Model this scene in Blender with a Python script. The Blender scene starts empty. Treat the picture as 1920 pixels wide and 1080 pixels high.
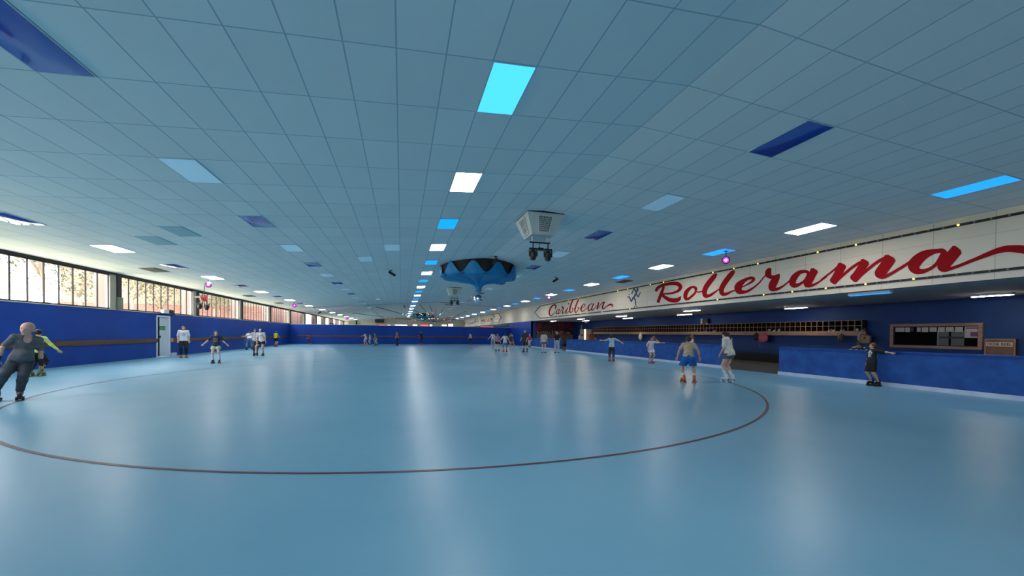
import bpy, bmesh, math, random
import numpy as np
from mathutils import Vector, Matrix
random.seed(7)
C = bpy.context.scene.collection
SC = bpy.context.scene
# ------------------------------------------------------------------ camera
EYE = 1.4161
FPX, PPY = 730.352, 637.472           # focal length and horizon row of the 1920x1080 frame
YAW, PIT, ROL = 0.27658, -0.015391, 0.011113
def cam_axes():
    cy, sy = math.cos(YAW), math.sin(YAW); cp, sp = math.cos(PIT), math.sin(PIT)
    F = np.array([sy*cp, cy*cp, sp]); R0 = np.array([cy, -sy, 0.0]); U0 = np.cross(R0, F)
    cr, sr = math.cos(ROL), math.sin(ROL)
    return cr*R0+sr*U0, -sr*R0+cr*U0, F
RX, UX, FX = cam_axes()
cam = bpy.data.cameras.new('camera'); co = bpy.data.objects.new('camera', cam); C.objects.link(co)
cam.sensor_width = 36; cam.lens = FPX/1920*36; cam.shift_y = (PPY-540)/1920; cam.clip_end = 500; cam.clip_start = .05
m = Matrix.Identity(4)
for i in range(3):
    m[i][0] = RX[i]; m[i][1] = UX[i]; m[i][2] = -FX[i]
m[2][3] = EYE
co.matrix_world = m; SC.camera = co
# ------------------------------------------------------------------ world, sun, exposure
SC.view_settings.view_transform = 'Standard'; SC.view_settings.look = 'None'
SC.view_settings.gamma = 1; SC.view_settings.use_curve_mapping = False
SC.view_settings.exposure = 0.92
W = bpy.data.worlds.new('sky'); SC.world = W; W.use_nodes = True
bg = W.node_tree.nodes['Background']
bg.inputs['Color'].default_value = (0.93, 0.95, 1.0, 1); bg.inputs['Strength'].default_value = 5.0
SC.cycles.max_bounces = 9; SC.cycles.diffuse_bounces = 6; SC.cycles.glossy_bounces = 4
SC.cycles.transparent_max_bounces = 12; SC.cycles.sample_clamp_indirect = 6
SC.cycles.caustics_reflective = False; SC.cycles.caustics_refractive = False
sun = bpy.data.lights.new('sun', 'SUN'); so = bpy.data.objects.new('sun', sun); C.objects.link(so)
sun.energy = 3.6; sun.angle = .02; sun.color = (1, .93, .8)
so.rotation_euler = Vector((-0.35, 0.62, -0.72)).to_track_quat('-Z', 'Y').to_euler()
LAMP = 15.0       # radiance of the lit troffers
# ------------------------------------------------------------------ geometry constants (metres)
X0, RIDGE = 4.1052, 5.1582            # ceiling fold line
XL, XF, XB, XW = -12.236, 14.3685, 13.75, 20.2
TL, TR = math.tan(0.0754), math.tan(0.04856)
Y0 = 4.9519
YB, YE = -14.0, 94.0                  # back wall, far fascia
FB = 2.932                            # underside of the fascia
def zc(x): return RIDGE - ((X0-x)*TL if x < X0 else (x-X0)*TR)
def ray(px, py): return (px-960)/FPX*RX + (PPY-py)/FPX*UX + FX
def atX(px, py, X): d = ray(px, py); p = d*(X/d[0]); return Vector((p[0], p[1], p[2]+EYE))
def atY(px, py, Y): d = ray(px, py); p = d*(Y/d[1]); return Vector((p[0], p[1], p[2]+EYE))
def atZ(px, py, Z): d = ray(px, py); p = d*((Z-EYE)/d[2]); return Vector((p[0], p[1], Z))
# ------------------------------------------------------------------ materials
MC = {}
def mat(name, col=(.5, .5, .5), rough=.6, metal=0, emit=None, es=1.0, coat=0, spec=.5):
    if name in MC: return MC[name]
    mt = bpy.data.materials.new(name); mt.use_nodes = True
    b = mt.node_tree.nodes['Principled BSDF']
    b.inputs['Base Color'].default_value = (*col, 1); b.inputs['Roughness'].default_value = rough
    b.inputs['Metallic'].default_value = metal; b.inputs['Specular IOR Level'].default_value = spec
    b.inputs['Coat Weight'].default_value = coat
    if emit: b.inputs['Emission Color'].default_value = (*emit, 1); b.inputs['Emission Strength'].default_value = es
    mt.diffuse_color = (*col, 1); MC[name] = mt
    return mt
def nodes(mt): return mt.node_tree.nodes, mt.node_tree.links, mt.node_tree.nodes['Principled BSDF']
def noisy(name, c1, c2, scale=5, rough=.6, detail=4, bump=0, stretch=(1, 1, 1), spec=.5, ramp=(.35, .65)):
    if name in MC: return MC[name]
    mt = mat(name, c1, rough, spec=spec); n, l, b = nodes(mt)
    tc = n.new('ShaderNodeTexCoord'); mp = n.new('ShaderNodeMapping'); mp.inputs['Scale'].default_value = stretch
    no = n.new('ShaderNodeTexNoise'); no.inputs['Scale'].default_value = scale; no.inputs['Detail'].default_value = detail
    cr = n.new('ShaderNodeValToRGB'); cr.color_ramp.elements[0].color = (*c1, 1); cr.color_ramp.elements[1].color = (*c2, 1)
    cr.color_ramp.elements[0].position = ramp[0]; cr.color_ramp.elements[1].position = ramp[1]
    l.new(tc.outputs['Object'], mp.inputs['Vector']); l.new(mp.outputs[0], no.inputs['Vector'])
    l.new(no.outputs['Fac'], cr.inputs['Fac']); l.new(cr.outputs['Color'], b.inputs['Base Color'])
    if bump:
        bp = n.new('ShaderNodeBump'); bp.inputs['Strength'].default_value = bump; bp.inputs['Distance'].default_value = .01
        l.new(no.outputs['Fac'], bp.inputs['Height']); l.new(bp.outputs[0], b.inputs['Normal'])
    return mt
def grid_mat(name, base, line, sx, sy, wx, wy, rough=.8, var=.05, ox=0, oy=0, use='UV', spec=.3):
    """panelled surface: thin dark joints every sx, sy (metres or UV units)"""
    mt = mat(name, base, rough, spec=spec); n, l, b = nodes(mt)
    tc = n.new('ShaderNodeTexCoord'); sp = n.new('ShaderNodeSeparateXYZ'); l.new(tc.outputs[use], sp.inputs[0])
    def mth(op, a, c=None):
        q = n.new('ShaderNodeMath'); q.operation = op
        for i, v in enumerate((a, c)):
            if v is None: continue
            if isinstance(v, (int, float)): q.inputs[i].default_value = v
            else: l.new(v, q.inputs[i])
        return q.outputs[0]
    idx = []; lines = []
    for o_, s, w, off in ((sp.outputs[0], sx, wx, ox), (sp.outputs[1], sy, wy, oy)):
        t = mth('DIVIDE', mth('SUBTRACT', o_, off), s); fl = mth('FLOOR', t); fr = mth('SUBTRACT', t, fl); idx.append(fl)
        d = mth('MINIMUM', fr, mth('SUBTRACT', 1.0, fr)); lines.append(mth('LESS_THAN', d, w/s/2))
    ln = mth('MAXIMUM', lines[0], lines[1])
    cb = n.new('ShaderNodeCombineXYZ'); l.new(idx[0], cb.inputs[0]); l.new(idx[1], cb.inputs[1])
    wn = n.new('ShaderNodeTexWhiteNoise'); l.new(cb.outputs[0], wn.inputs['Vector'])
    no = n.new('ShaderNodeTexNoise'); no.inputs['Scale'].default_value = .6; no.inputs['Detail'].default_value = 3; l.new(tc.outputs[use], no.inputs['Vector'])
    v = mth('ADD', mth('MULTIPLY', wn.outputs['Value'], var), mth('MULTIPLY', no.outputs['Fac'], var*1.2)); v = mth('ADD', v, 1-var*1.1)
    hs = n.new('ShaderNodeHueSaturation'); hs.inputs['Color'].default_value = (*base, 1); l.new(v, hs.inputs['Value'])
    mx = n.new('ShaderNodeMix'); mx.data_type = 'RGBA'; l.new(ln, mx.inputs['Factor'])
    l.new(hs.outputs['Color'], mx.inputs['A']); mx.inputs['B'].default_value = (*line, 1); l.new(mx.outputs['Result'], b.inputs['Base Color'])
    return mt
def glass_mat(name, tint=(.95, .97, .97), refl=.08):
    if name in MC: return MC[name]
    mt = bpy.data.materials.new(name); mt.use_nodes = True; n = mt.node_tree.nodes; l = mt.node_tree.links; n.clear()
    o = n.new('ShaderNodeOutputMaterial'); t = n.new('ShaderNodeBsdfTransparent'); t.inputs[0].default_value = (*tint, 1)
    g = n.new('ShaderNodeBsdfGlossy'); g.inputs['Roughness'].default_value = .02; mx = n.new('ShaderNodeMixShader')
    lw = n.new('ShaderNodeLayerWeight'); lw.inputs['Blend'].default_value = refl
    l.new(lw.outputs['Fresnel'], mx.inputs[0]); l.new(t.outputs[0], mx.inputs[1]); l.new(g.outputs[0], mx.inputs[2]); l.new(mx.outputs[0], o.inputs[0])
    MC[name] = mt; return mt

# floor: painted, satin, with wavy sheen
def floor_mat():
    mt = mat('rink_paint', (.16, .40, .56), .2, coat=.0, spec=.26); n, l, b = nodes(mt)
    tc = n.new('ShaderNodeTexCoord')
    no = n.new('ShaderNodeTexNoise'); no.inputs['Scale'].default_value = .35; no.inputs['Detail'].default_value = 6; l.new(tc.outputs['Object'], no.inputs['Vector'])
    cr = n.new('ShaderNodeValToRGB'); cr.color_ramp.elements[0].color = (.175, .405, .56, 1); cr.color_ramp.elements[1].color = (.215, .46, .615, 1)
    cr.color_ramp.elements[0].position = .3; cr.color_ramp.elements[1].position = .7
    l.new(no.outputs['Fac'], cr.inputs['Fac']); l.new(cr.outputs['Color'], b.inputs['Base Color'])
    n2 = n.new('ShaderNodeTexNoise'); n2.inputs['Scale'].default_value = 1.3; n2.inputs['Detail'].default_value = 5; l.new(tc.outputs['Object'], n2.inputs['Vector'])
    mr = n.new('ShaderNodeMapRange'); mr.inputs['To Min'].default_value = .285; mr.inputs['To Max'].default_value = .36; l.new(n2.outputs['Fac'], mr.inputs['Value']); l.new(mr.outputs[0], b.inputs['Roughness'])
    return mt
M_floor = floor_mat()
M_ceil = grid_mat('ceiling_tile_paint', (.88, .855, .83), (.45, .53, .57), 1, 1, .030, .014, .85, .05)
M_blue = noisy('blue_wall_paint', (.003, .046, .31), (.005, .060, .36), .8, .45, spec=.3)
M_blue2 = noisy('blue_carpet_wall', (.007, .062, .27), (.013, .098, .37), 3.0, .75, 8, bump=.15)
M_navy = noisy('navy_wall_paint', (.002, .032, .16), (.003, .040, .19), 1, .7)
M_rail = noisy('rail_timber', (.11, .04, .022), (.17, .068, .04), 6, .45, stretch=(1, .15, 1))
M_wood = noisy('frame_timber', (.24, .135, .10), (.33, .20, .155), 5, .5, stretch=(1, .3, 3))
M_rack = noisy('rack_timber', (.20, .12, .085), (.28, .18, .13), 5, .55)
M_white = mat('white_paint', (.78, .80, .84), .5)
M_kick = noisy('white_kickboard_paint', (.5, .57, .72), (.62, .68, .8), 4, .5)
M_cream = mat('cream_paint', (.74, .66, .55), .6)
M_dark = mat('dark_metal', (.02, .018, .02), .5)
M_black = mat('black_plastic', (.008, .008, .01), .45)
M_brownsteel = mat('dark_window_steel', (.022, .012, .016), .6)
M_carpet = noisy('charcoal_carpet', (.06, .06, .063), (.08, .08, .085), 30, .95)
M_sceil = noisy('low_ceiling_paint', (.78, .80, .84), (.82, .84, .88), 1.5, .8)
M_lit = mat('lit_diffuser', (.9, .9, .9), .4, emit=(1, .96, .92), es=LAMP)
M_litb = mat('blue_lit_diffuser', (.0, .3, .9), .4, emit=(.0, .30, 1.0), es=.68)
M_litc = mat('cyan_lit_diffuser', (.05, .5, .9), .35, emit=(.06, .52, 1.0), es=.75)
M_unb = mat('unlit_blue_acrylic', (.004, .075, .46), .08, spec=.7, coat=.2)
M_paleglow = mat('faint_glow_diffuser', (.72, .88, .97), .25, emit=(.30, .58, .80), es=.09)  # weak emission added so the pale panels read lighter than the tiles
M_frame = mat('troffer_frame', (.55, .6, .62), .5)
M_red = mat('sign_red_paint', (.36, .008, .012), .8, spec=.1)
M_navysign = mat('sign_navy_paint', (.012, .035, .12), .5)
M_glass = glass_mat('window_glass')
M_fascia = grid_mat('fascia_panel_paint', (.80, .69, .56), (.45, .38, .31), 1.2, .58, .012, .006, .7, .06, ox=Y0 % 1.2, oy=2.93)
# ------------------------------------------------------------------ mesh helpers
def link(name, me, mats, parent=None, loc=None):
    o = bpy.data.objects.new(name, me); C.objects.link(o)
    for q in (mats if isinstance(mats, (list, tuple)) else [mats]): me.materials.append(q)
    if parent is not None: o.parent = parent
    if loc is not None: o.location = loc
    return o
class MB:
    """collects simple solids into one mesh"""
    def __init__(s): s.v = []; s.f = []; s.mi = []; s.cur = 0; s.sm = []; s.smooth = False
    def add(s, vs, fs):
        o = len(s.v); s.v += [tuple(v) for v in vs]
        for f in fs: s.f.append(tuple(i+o for i in f)); s.mi.append(s.cur); s.sm.append(s.smooth)
    def box(s, a, b):
        x0, x1 = sorted((a[0], b[0])); y0, y1 = sorted((a[1], b[1])); z0, z1 = sorted((a[2], b[2]))
        v = [(x0,y0,z0),(x1,y0,z0),(x1,y1,z0),(x0,y1,z0),(x0,y0,z1),(x1,y0,z1),(x1,y1,z1),(x0,y1,z1)]
        s.add(v, [(0,3,2,1),(4,5,6,7),(0,1,5,4),(1,2,6,5),(2,3,7,6),(3,0,4,7)]); return s
    def quad(s, *p): s.add(p, [tuple(range(len(p)))]); return s
    def tube(s, pts, rad, n=8, caps=True):
        pts = [Vector(p) for p in pts]; rs = rad if isinstance(rad, (list, tuple)) else [rad]*len(pts)
        rings = []; prev = None
        for i, p in enumerate(pts):
            t = (pts[min(i+1, len(pts)-1)]-pts[max(i-1, 0)])
            t = t.normalized() if t.length > 1e-9 else Vector((0, 0, 1))
            u = prev - t*prev.dot(t) if prev is not None else (Vector((1, 0, 0)) if abs(t.x) < .8 else Vector((0, 1, 0)))
            if prev is None: u = u - t*u.dot(t)
            u.normalize(); prev = u; w = t.cross(u)
            rings.append([p+(u*math.cos(2*math.pi*k/n)+w*math.sin(2*math.pi*k/n))*rs[i] for k in range(n)])
        v = [q for r in rings for q in r]; f = []
        for i in range(len(pts)-1):
            for k in range(n): f.append((i*n+k, i*n+(k+1) % n, (i+1)*n+(k+1) % n, (i+1)*n+k))
        if caps: f.append(tuple(reversed(range(n)))); f.append(tuple((len(pts)-1)*n+k for k in range(n)))
        s.add(v, f); return s
    def lathe(s, prof, c=(0, 0, 0), n=24, axis='z'):
        v = []; f = []
        for r, z in prof:
            for k in range(n):
                a = 2*math.pi*k/n; p = (r*math.cos(a), r*math.sin(a), z)
                if axis == 'y': p = (p[0], p[2], p[1])
                if axis == 'x': p = (p[2], p[0], p[1])
                v.append((p[0]+c[0], p[1]+c[1], p[2]+c[2]))
        for i in range(len(prof)-1):
            for k in range(n): f.append((i*n+k, i*n+(k+1) % n, (i+1)*n+(k+1) % n, (i+1)*n+k))
        s.add(v, f); return s
    def ball(s, c, r, n=12, m_=8, sc=(1, 1, 1)):
        v = []; f = []
        for i in range(m_+1):
            th = math.pi*i/m_
            for k in range(n):
                a = 2*math.pi*k/n; v.append((c[0]+r*sc[0]*math.sin(th)*math.cos(a), c[1]+r*sc[1]*math.sin(th)*math.sin(a), c[2]+r*sc[2]*math.cos(th)))
        for i in range(m_):
            for k in range(n): f.append((i*n+k, (i+1)*n+k, (i+1)*n+(k+1) % n, i*n+(k+1) % n))
        s.add(v, f); return s
    def prism(s, poly, d):
        """polygon (3D points) extruded by vector d"""
        n = len(poly); v = [Vector(p) for p in poly]+[Vector(p)+Vector(d) for p in poly]
        s.add(v, [tuple(range(n)), tuple(reversed(range(n, 2*n)))]+[(i, i+n, (i+1) % n+n, (i+1) % n) for i in range(n)]); return s
    def mesh(s, name):
        me = bpy.data.meshes.new(name); me.from_pydata(s.v, [], s.f)
        me.polygons.foreach_set('material_index', s.mi); me.polygons.foreach_set('use_smooth', s.sm)
        me.validate(); me.update(); return me
    def build(s, name, mats, parent=None, loc=None): return link(name, s.mesh(name), mats, parent, loc)
def tag(o, label=None, cat=None, group=None, kind=None):
    if label: o['label'] = label
    if cat: o['category'] = cat
    if group: o['group'] = group
    if kind: o['kind'] = kind
    return o
def empty(name, loc, label, cat, group=None, rz=0):
    o = bpy.data.objects.new(name, None); C.objects.link(o); o.location = loc; o.rotation_euler = (0, 0, rz)
    return tag(o, label, cat, group)
def struct(name, mb, mats, loc=None): return tag(mb.build(name, mats, None, loc), kind='structure')
def box_s(name, a, b, mt): return struct(name, MB().box(a, b), mt)
ORD = ['first', 'second', 'third', 'fourth', 'fifth', 'sixth', 'seventh', 'eighth', 'ninth', 'tenth', 'eleventh', 'twelfth', 'thirteenth', 'fourteenth', 'fifteenth', 'sixteenth', 'seventeenth', 'eighteenth', 'nineteenth', 'twentieth', 'twenty-first', 'twenty-second', 'twenty-third', 'twenty-fourth', 'twenty-fifth', 'twenty-sixth', 'twenty-seventh', 'twenty-eighth']
# ================================================================== SETTING
struct('floor', MB().quad((XL-.3, YB, 0), (XB+.05, YB, 0), (XB+.05, 51.2, 0), (XL-.3, 49.6, 0)), M_floor)
struct('floor_side', MB().box((XB+.05, YB, -.1), (XW+.3, 51.2, .004)), M_carpet)
struct('floor_far', MB().box((XL-.3, 50.2, -.1), (XW+.3, YE+8, -.004)), mat('far_floor_bounce', (.30, .48, .55), .4))  # hidden floor kept pale blue to bounce light onto the far ceiling
# ceiling, two gentle slopes meeting on a fold line, UV counts tiles
def ceiling():
    me = bpy.data.meshes.new('ceiling'); cl, cr_ = .6*math.cos(.0754), .6*math.cos(.04856)
    yl, yh = YB, YE+.2
    vs = [(XL-.2, yl, zc(XL-.2)), (X0, yl, RIDGE), (XF+.2, yl, zc(XF+.2)), (XL-.2, yh, zc(XL-.2)), (X0, yh, RIDGE), (XF+.2, yh, zc(XF+.2))]
    top = [(x, y, z+.25) for x, y, z in vs]
    me.from_pydata(vs+top, [], [(0, 3, 4, 1), (1, 4, 5, 2), (6, 7, 10, 9), (7, 8, 11, 10), (0, 1, 7, 6), (1, 2, 8, 7), (3, 9, 10, 4), (4, 10, 11, 5), (0, 6, 9, 3), (2, 5, 11, 8)])
    uv = me.uv_layers.new(name='UVMap')
    for p in me.polygons:
        for li in p.loop_indices:
            x, y, z = me.vertices[me.loops[li].vertex_index].co
            u = (x-X0)/(cl if x < X0 else cr_); uv.data[li].uv = (u+200, (y-Y0)/1.2+200)
    return tag(link('ceiling', me, M_ceil), kind='structure')
ceiling()
# left wall below the sill, with the doorway gap
ZS = 2.283; DY0, DY1 = 24.48, 25.68
ZH = zc(XL)
lw = MB(); lw.box((XL-.2, YB, 0), (XL, DY0, ZS)); lw.box((XL-.2, DY1, 0), (XL, YE, ZS)); lw.box((XL-.2, DY0, 2.17), (XL, DY1, ZS))
struct('wall_left', lw, M_blue)
box_s('trim_1', (XL-.22, YB, ZS), (XL+.03, YE, ZS+.03), M_cream)
box_s('trim_2', (XL-.2, YB, ZH-.09), (XL+.02, YE, ZH+.03), M_brownsteel)
for k, (a, b) in enumerate(((YB, DY0-.0), (DY1+.16, 49.2))):
    r = MB().box((XL, a, .80), (XL+.07, b, .97)).box((XL, a, .755), (XL+.035, b, .80))
    o = r.build('kick_rail', M_rail)
    tag(o, ['brown timber kick rail along the left wall, nearer side of the white door', 'brown timber kick rail along the left wall beyond the white door'][k], 'rail', 'timber kick rails on the blue walls')
# rear wall and rear part
box_s('wall_back', (XL-.2, YB-.2, 0), (XW+.3, YB, 5.6), M_blue)
# windows: bays of 7.05 m, eleven panes each, a concrete pier between bays
BAY = 7.05; yk = 21.45-BAY*5; wn = 1
M_pier = mat('pier_render', (.26, .20, .17), .8); M_pier2 = mat('column_paint', (.50, .44, .36), .7)
piers = []
while yk < YE-1:
    y0, y1 = yk+.40, min(yk+BAY-.28, YE)
    # yk .. yk+.4 column, then panes
    f = MB(); npn = 10; st = (y1-y0)/npn
    for i in range(npn+1): f.box((XL-.09, y0+i*st-.020, ZS+.03), (XL-.055, y0+i*st+.020, ZH-.05))
    f.box((XL-.11, y0, ZS+.03), (XL-.02, y1, ZS+.08)).box((XL-.11, y0, ZH-.14), (XL-.02, y1, ZH-.05))
    w = struct('window_%d' % wn, f, M_brownsteel)
    g = MB().quad((XL-.07, y0, ZS+.05), (XL-.07, y1, ZS+.05), (XL-.07, y1, ZH-.08), (XL-.07, y0, ZH-.08)).build('glass_pane', M_glass, w)
    cb = MB().box((XL-.18, yk-.28, ZS+.03), (XL-.01, yk+.12, ZH-.02)); struct('wall_pier_%d' % wn, cb, M_pier2)
    cb = MB().box((XL-.18, yk+.12, ZS+.03), (XL+.03, yk+.40, ZH-.02)); struct('trim_column_%d' % wn, cb, M_brownsteel)
    cb = MB().box((XL-.62, yk-.2, 0), (XL-.2, yk+.15, 4.4)); struct('wall_fin_%d' % wn, cb, M_pier)
    wn += 1; yk += BAY
# daylight portals for the window strip
pl = bpy.data.lights.new('window_daylight', 'AREA'); pl.shape = 'RECTANGLE'; pl.size = YE-YB; pl.size_y = ZH-ZS; pl.cycles.is_portal = True
po = bpy.data.objects.new('window_daylight', pl); C.objects.link(po)
po.matrix_world = Matrix(((0, 0, -1, XL-.3), (1, 0, 0, (YE+YB)/2), (0, -1, 0, (ZH+ZS)/2), (0, 0, 0, 1)))
# fascia over the right side
fm = bpy.data.meshes.new('wall_right')
v = [(XF, YB, FB), (XF, YE, FB), (XF, YE, zc(XF)+.05), (XF, YB, zc(XF)+.05), (XF+.25, YB, FB), (XF+.25, YE, FB), (XF+.25, YE, zc(XF)+.05), (XF+.25, YB, zc(XF)+.05)]
fm.from_pydata(v, [], [(0, 1, 2, 3), (4, 7, 6, 5), (0, 4, 5, 1), (3, 2, 6, 7), (0, 3, 7, 4), (1, 5, 6, 2)])
uv = fm.uv_layers.new(name='UVMap')
for p in fm.polygons:
    for li in p.loop_indices:
        x, y, z = fm.vertices[fm.loops[li].vertex_index].co; uv.data[li].uv = (y+24, z)
tag(link('wall_right', fm, M_fascia), kind='structure')
# far fascia
fm = bpy.data.meshes.new('wall_far')
v = [(XL-.2, YE, FB), (XF+.2, YE, FB), (XF+.2, YE, 5.3), (XL-.2, YE, 5.3)]
fm.from_pydata(v, [], [(0, 1, 2, 3)]); uv = fm.uv_layers.new(name='UVMap')
for li, (x, y, z) in enumerate(v): uv.data[li].uv = (x+24, z)
tag(link('wall_far', fm, M_fascia), kind='structure')
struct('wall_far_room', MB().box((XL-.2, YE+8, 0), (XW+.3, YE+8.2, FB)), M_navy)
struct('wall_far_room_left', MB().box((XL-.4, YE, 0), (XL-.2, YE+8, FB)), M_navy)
# low ceiling over the side room and the far room
struct('ceiling_side', MB().box((XF+.25, YB, FB), (XW+.3, YE, FB+.1)), M_sceil)
struct('ceiling_far', MB().box((XL-.2, YE+.01, FB), (XW+.3, YE+8.2, FB+.1)), M_sceil)
# side room back wall with a low black block along its foot
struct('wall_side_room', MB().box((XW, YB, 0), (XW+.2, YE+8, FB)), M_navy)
box_s('low_block_side_room', (XW-.45, 9.5, 0.004), (XW, 42.4, .45), M_black)
# end wall of the side room and the full-height wall next to it
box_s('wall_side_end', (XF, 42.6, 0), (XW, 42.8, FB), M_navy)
box_s('wall_tall', (XF-.02, 42.6, 0), (XF+.2, 52.0, FB), M_blue)
# far barrier (wall between rink and the games area)
FB0, FB1 = Vector((XL, 49.6, 0)), Vector((XF, 51.2, 0))
d = (FB1-FB0).normalized(); nrm = Vector((-d.y, d.x, 0))
struct('wall_far_barrier', MB().prism([FB0, FB1, FB1+nrm*.2, FB0+nrm*.2], (0, 0, 2.27)), M_blue)
struct('trim_3', MB().prism([FB0-nrm*.02+Vector((0, 0, 2.27)), FB1-nrm*.02+Vector((0, 0, 2.27)), FB1+nrm*.24+Vector((0, 0, 2.27)), FB0+nrm*.24+Vector((0, 0, 2.27))], (0, 0, .04)), M_cream)
a = FB0+d*.8; b = FB1-d*.2
r = MB().prism([a-nrm*.07+Vector((0, 0, .85)), b-nrm*.07+Vector((0, 0, .85)), b+Vector((0, 0, .85)), a+Vector((0, 0, .85))], (0, 0, .18))
tag(r.build('kick_rail', M_rail), 'brown timber kick rail across the far end wall', 'rail', 'timber kick rails on the blue walls')
# low barrier on the right, three runs
for k, (a, b, lab) in enumerate(((YB+.05, 11.41, 'low blue barrier run nearest the camera, under the office window'), (13.87, 31.16, 'long low blue barrier run between the two gaps'), (32.57, 42.58, 'low blue barrier run farthest away, beside the tall blue wall'))):
    o = empty('low_barrier', (XB, a, 0), lab, 'barrier', 'low blue barriers on the right')
    MB().box((0, 0, .11), (.22, b-a, 1.0)).build('panel', M_blue2, o)
    MB().box((-.03, -.02, 1.0), (.25, b-a+.02, 1.035)).build('top_cap', M_blue, o)
    tag(MB().box((-.035, -.01, 0), (.2, b-a+.01, .115)).build('kickboard', M_kick, o), 'white kickboard')
# painted circle on the rink floor
mb = MB(); N = 220; cx_, cy_, rr, wd = 1.3, 13.05, 9.02, .045
for i in range(N):
    a0, a1 = 2*math.pi*i/N, 2*math.pi*(i+1)/N
    mb.quad(*[(cx_+r_*math.cos(a_), cy_+r_*math.sin(a_), .004) for r_, a_ in ((rr, a0), (rr+wd, a0), (rr+wd, a1), (rr, a1))])
tag(mb.build('painted_circle', mat('line_paint', (.12, .018, .022), .4)), 'thin dark red circle painted on the pale blue rink floor', 'floor marking')
# pale edge strip in front of the far wall
tag(MB().prism([FB0-nrm*.9+Vector((0, 0, .003)), FB1-nrm*.9+Vector((0, 0, .003)), FB1-nrm*.02+Vector((0, 0, .003)), FB0-nrm*.02+Vector((0, 0, .003))], (0, 0, .003)).build('painted_strip', mat('pale_strip', (.24, .46, .66), .3)), 'pale blue strip painted on the floor along the far wall', 'floor marking')
# ceiling break line far away
struct('trim_4', MB().prism([(XL, 47.6, zc(XL)-.04), (X0, 47.6, RIDGE-.04), (XF, 47.6, zc(XF)-.04), (XF, 47.6, zc(XF)+.02), (X0, 47.6, RIDGE+.02), (XL, 47.6, zc(XL)+.02)], (0, .15, 0)), mat('beam_paint', (.42, .50, .52), .8))
# ================================================================== CEILING PANELS
def tile_pt(side, u, v, dz=0):
    c = math.cos(.0754) if side == 'L' else math.cos(.04856)
    x = X0-u*.6*c if side == 'L' else X0+u*.6*c
    return Vector((x, Y0+v*1.2, zc(x)+dz))
PAN = {}
def panel_meshes(side, kind):
    if (side, kind) in PAN: return PAN[(side, kind)]
    a = (.0754 if side == 'L' else -.04856); ex, ey = .285, .585
    def P(x, y, z): return (x*math.cos(a), y, x*math.sin(a)+z)
    f = MB()
    for (x0, y0, x1, y1) in ((-.3, -.6, -ex, .6), (ex, -.6, .3, .6), (-ex, -.6, ex, -ey), (-ex, ey, ex, .6)):
        v = [P(x0, y0, -.012), P(x1, y0, -.012), P(x1, y1, -.012), P(x0, y1, -.012), P(x0, y0, .004), P(x1, y0, .004), P(x1, y1, .004), P(x0, y1, .004)]
        f.add(v, [(0,3,2,1),(4,5,6,7),(0,1,5,4),(1,2,6,5),(2,3,7,6),(3,0,4,7)])
    d = MB(); nx, ny = 6, 10; v = []
    for j in range(ny+1):
        for i in range(nx+1):
            s, t = i/nx*2-1, j/ny*2-1
            sag = -.010-(.022*(1-s*s)*(1-t*t) if kind in ('blue off', 'blue glossy') else 0)
            v.append(P(s*ex, t*ey, sag))
    d.smooth = True
    d.add(v, [(j*(nx+1)+i, (j+1)*(nx+1)+i, (j+1)*(nx+1)+i+1, j*(nx+1)+i+1) for j in range(ny) for i in range(nx)])
    mt = {'white': M_lit, 'blue': M_litb, 'cyan': M_litc, 'blue off': M_unb, 'blue glossy': M_unb, 'pale glow': M_paleglow}[kind]
    fm_, dm = f.mesh('frame'), d.mesh('diffuser'); fm_.materials.append(M_frame); dm.materials.append(mt)
    PAN[(side, kind)] = (fm_, dm); return PAN[(side, kind)]
def panel(side, u, v, kind, label, group):
    fm_, dm = panel_meshes(side, kind)
    o = empty('ceiling_light', tile_pt(side, u, v), label, 'ceiling light', group)
    for nm, me in (('frame', fm_), ('diffuser', dm)):
        c = bpy.data.objects.new(nm, me); C.objects.link(c); c.parent = o
rows = [('L', 4.5, 'middle row', {'w': 'white', 'b': 'blue'}), ('L', 22.5, 'window row', {'w': 'white', 'b': 'blue glossy'}),
        ('R', 13.4, 'right row', {'w': 'white', 'b': 'blue'}), ('L', 13.5, 'left-centre row', {'w': 'pale glow', 'b': 'blue off'}),
        ('R', 4.5, 'row right of the fold', {'w': 'pale glow', 'b': 'blue off'})]
desc = {'white': 'glowing white', 'blue': 'glowing blue', 'cyan': 'glowing bright cyan blue', 'blue off': 'unlit dark blue', 'blue glossy': 'glossy unlit blue', 'pale glow': 'unlit pale blue'}
for side, u, rn, km in rows:
    cnt = {}
    for k in range(-5, 25):
        v = .5+3*k; ch = 'w' if k % 2 else 'b'; kind = km[ch]
        if k < 0 and (kind != 'white' or k < -5): continue  # only lit panels are added behind the camera, for their light
        if v > 73: break
        if side == 'R' and u > 10 and kind == 'blue' and k > 14: kind = 'blue'
        if side == 'L' and u == 4.5 and k == 0: kind = 'cyan'
        if k >= 0:
            # the first ones of the outer rows lie outside the picture
            vis = not (u == 22.5 and k < 2)
            cnt[kind] = cnt.get(kind, 0)+(1 if vis else 0)
            lab = '%s ceiling panel, %s of its colour in the %s' % (desc[kind], ORD[max(cnt[kind], 1)-1], rn) if vis else '%s ceiling panel in the %s, outside the picture' % (desc[kind], rn)
        else: lab = 'added glowing white ceiling panel in the %s, %s behind the camera' % (rn, ORD[(-k-1)//2])
        panel(side, u, v, kind, lab, desc[kind]+' ceiling panels')
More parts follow.
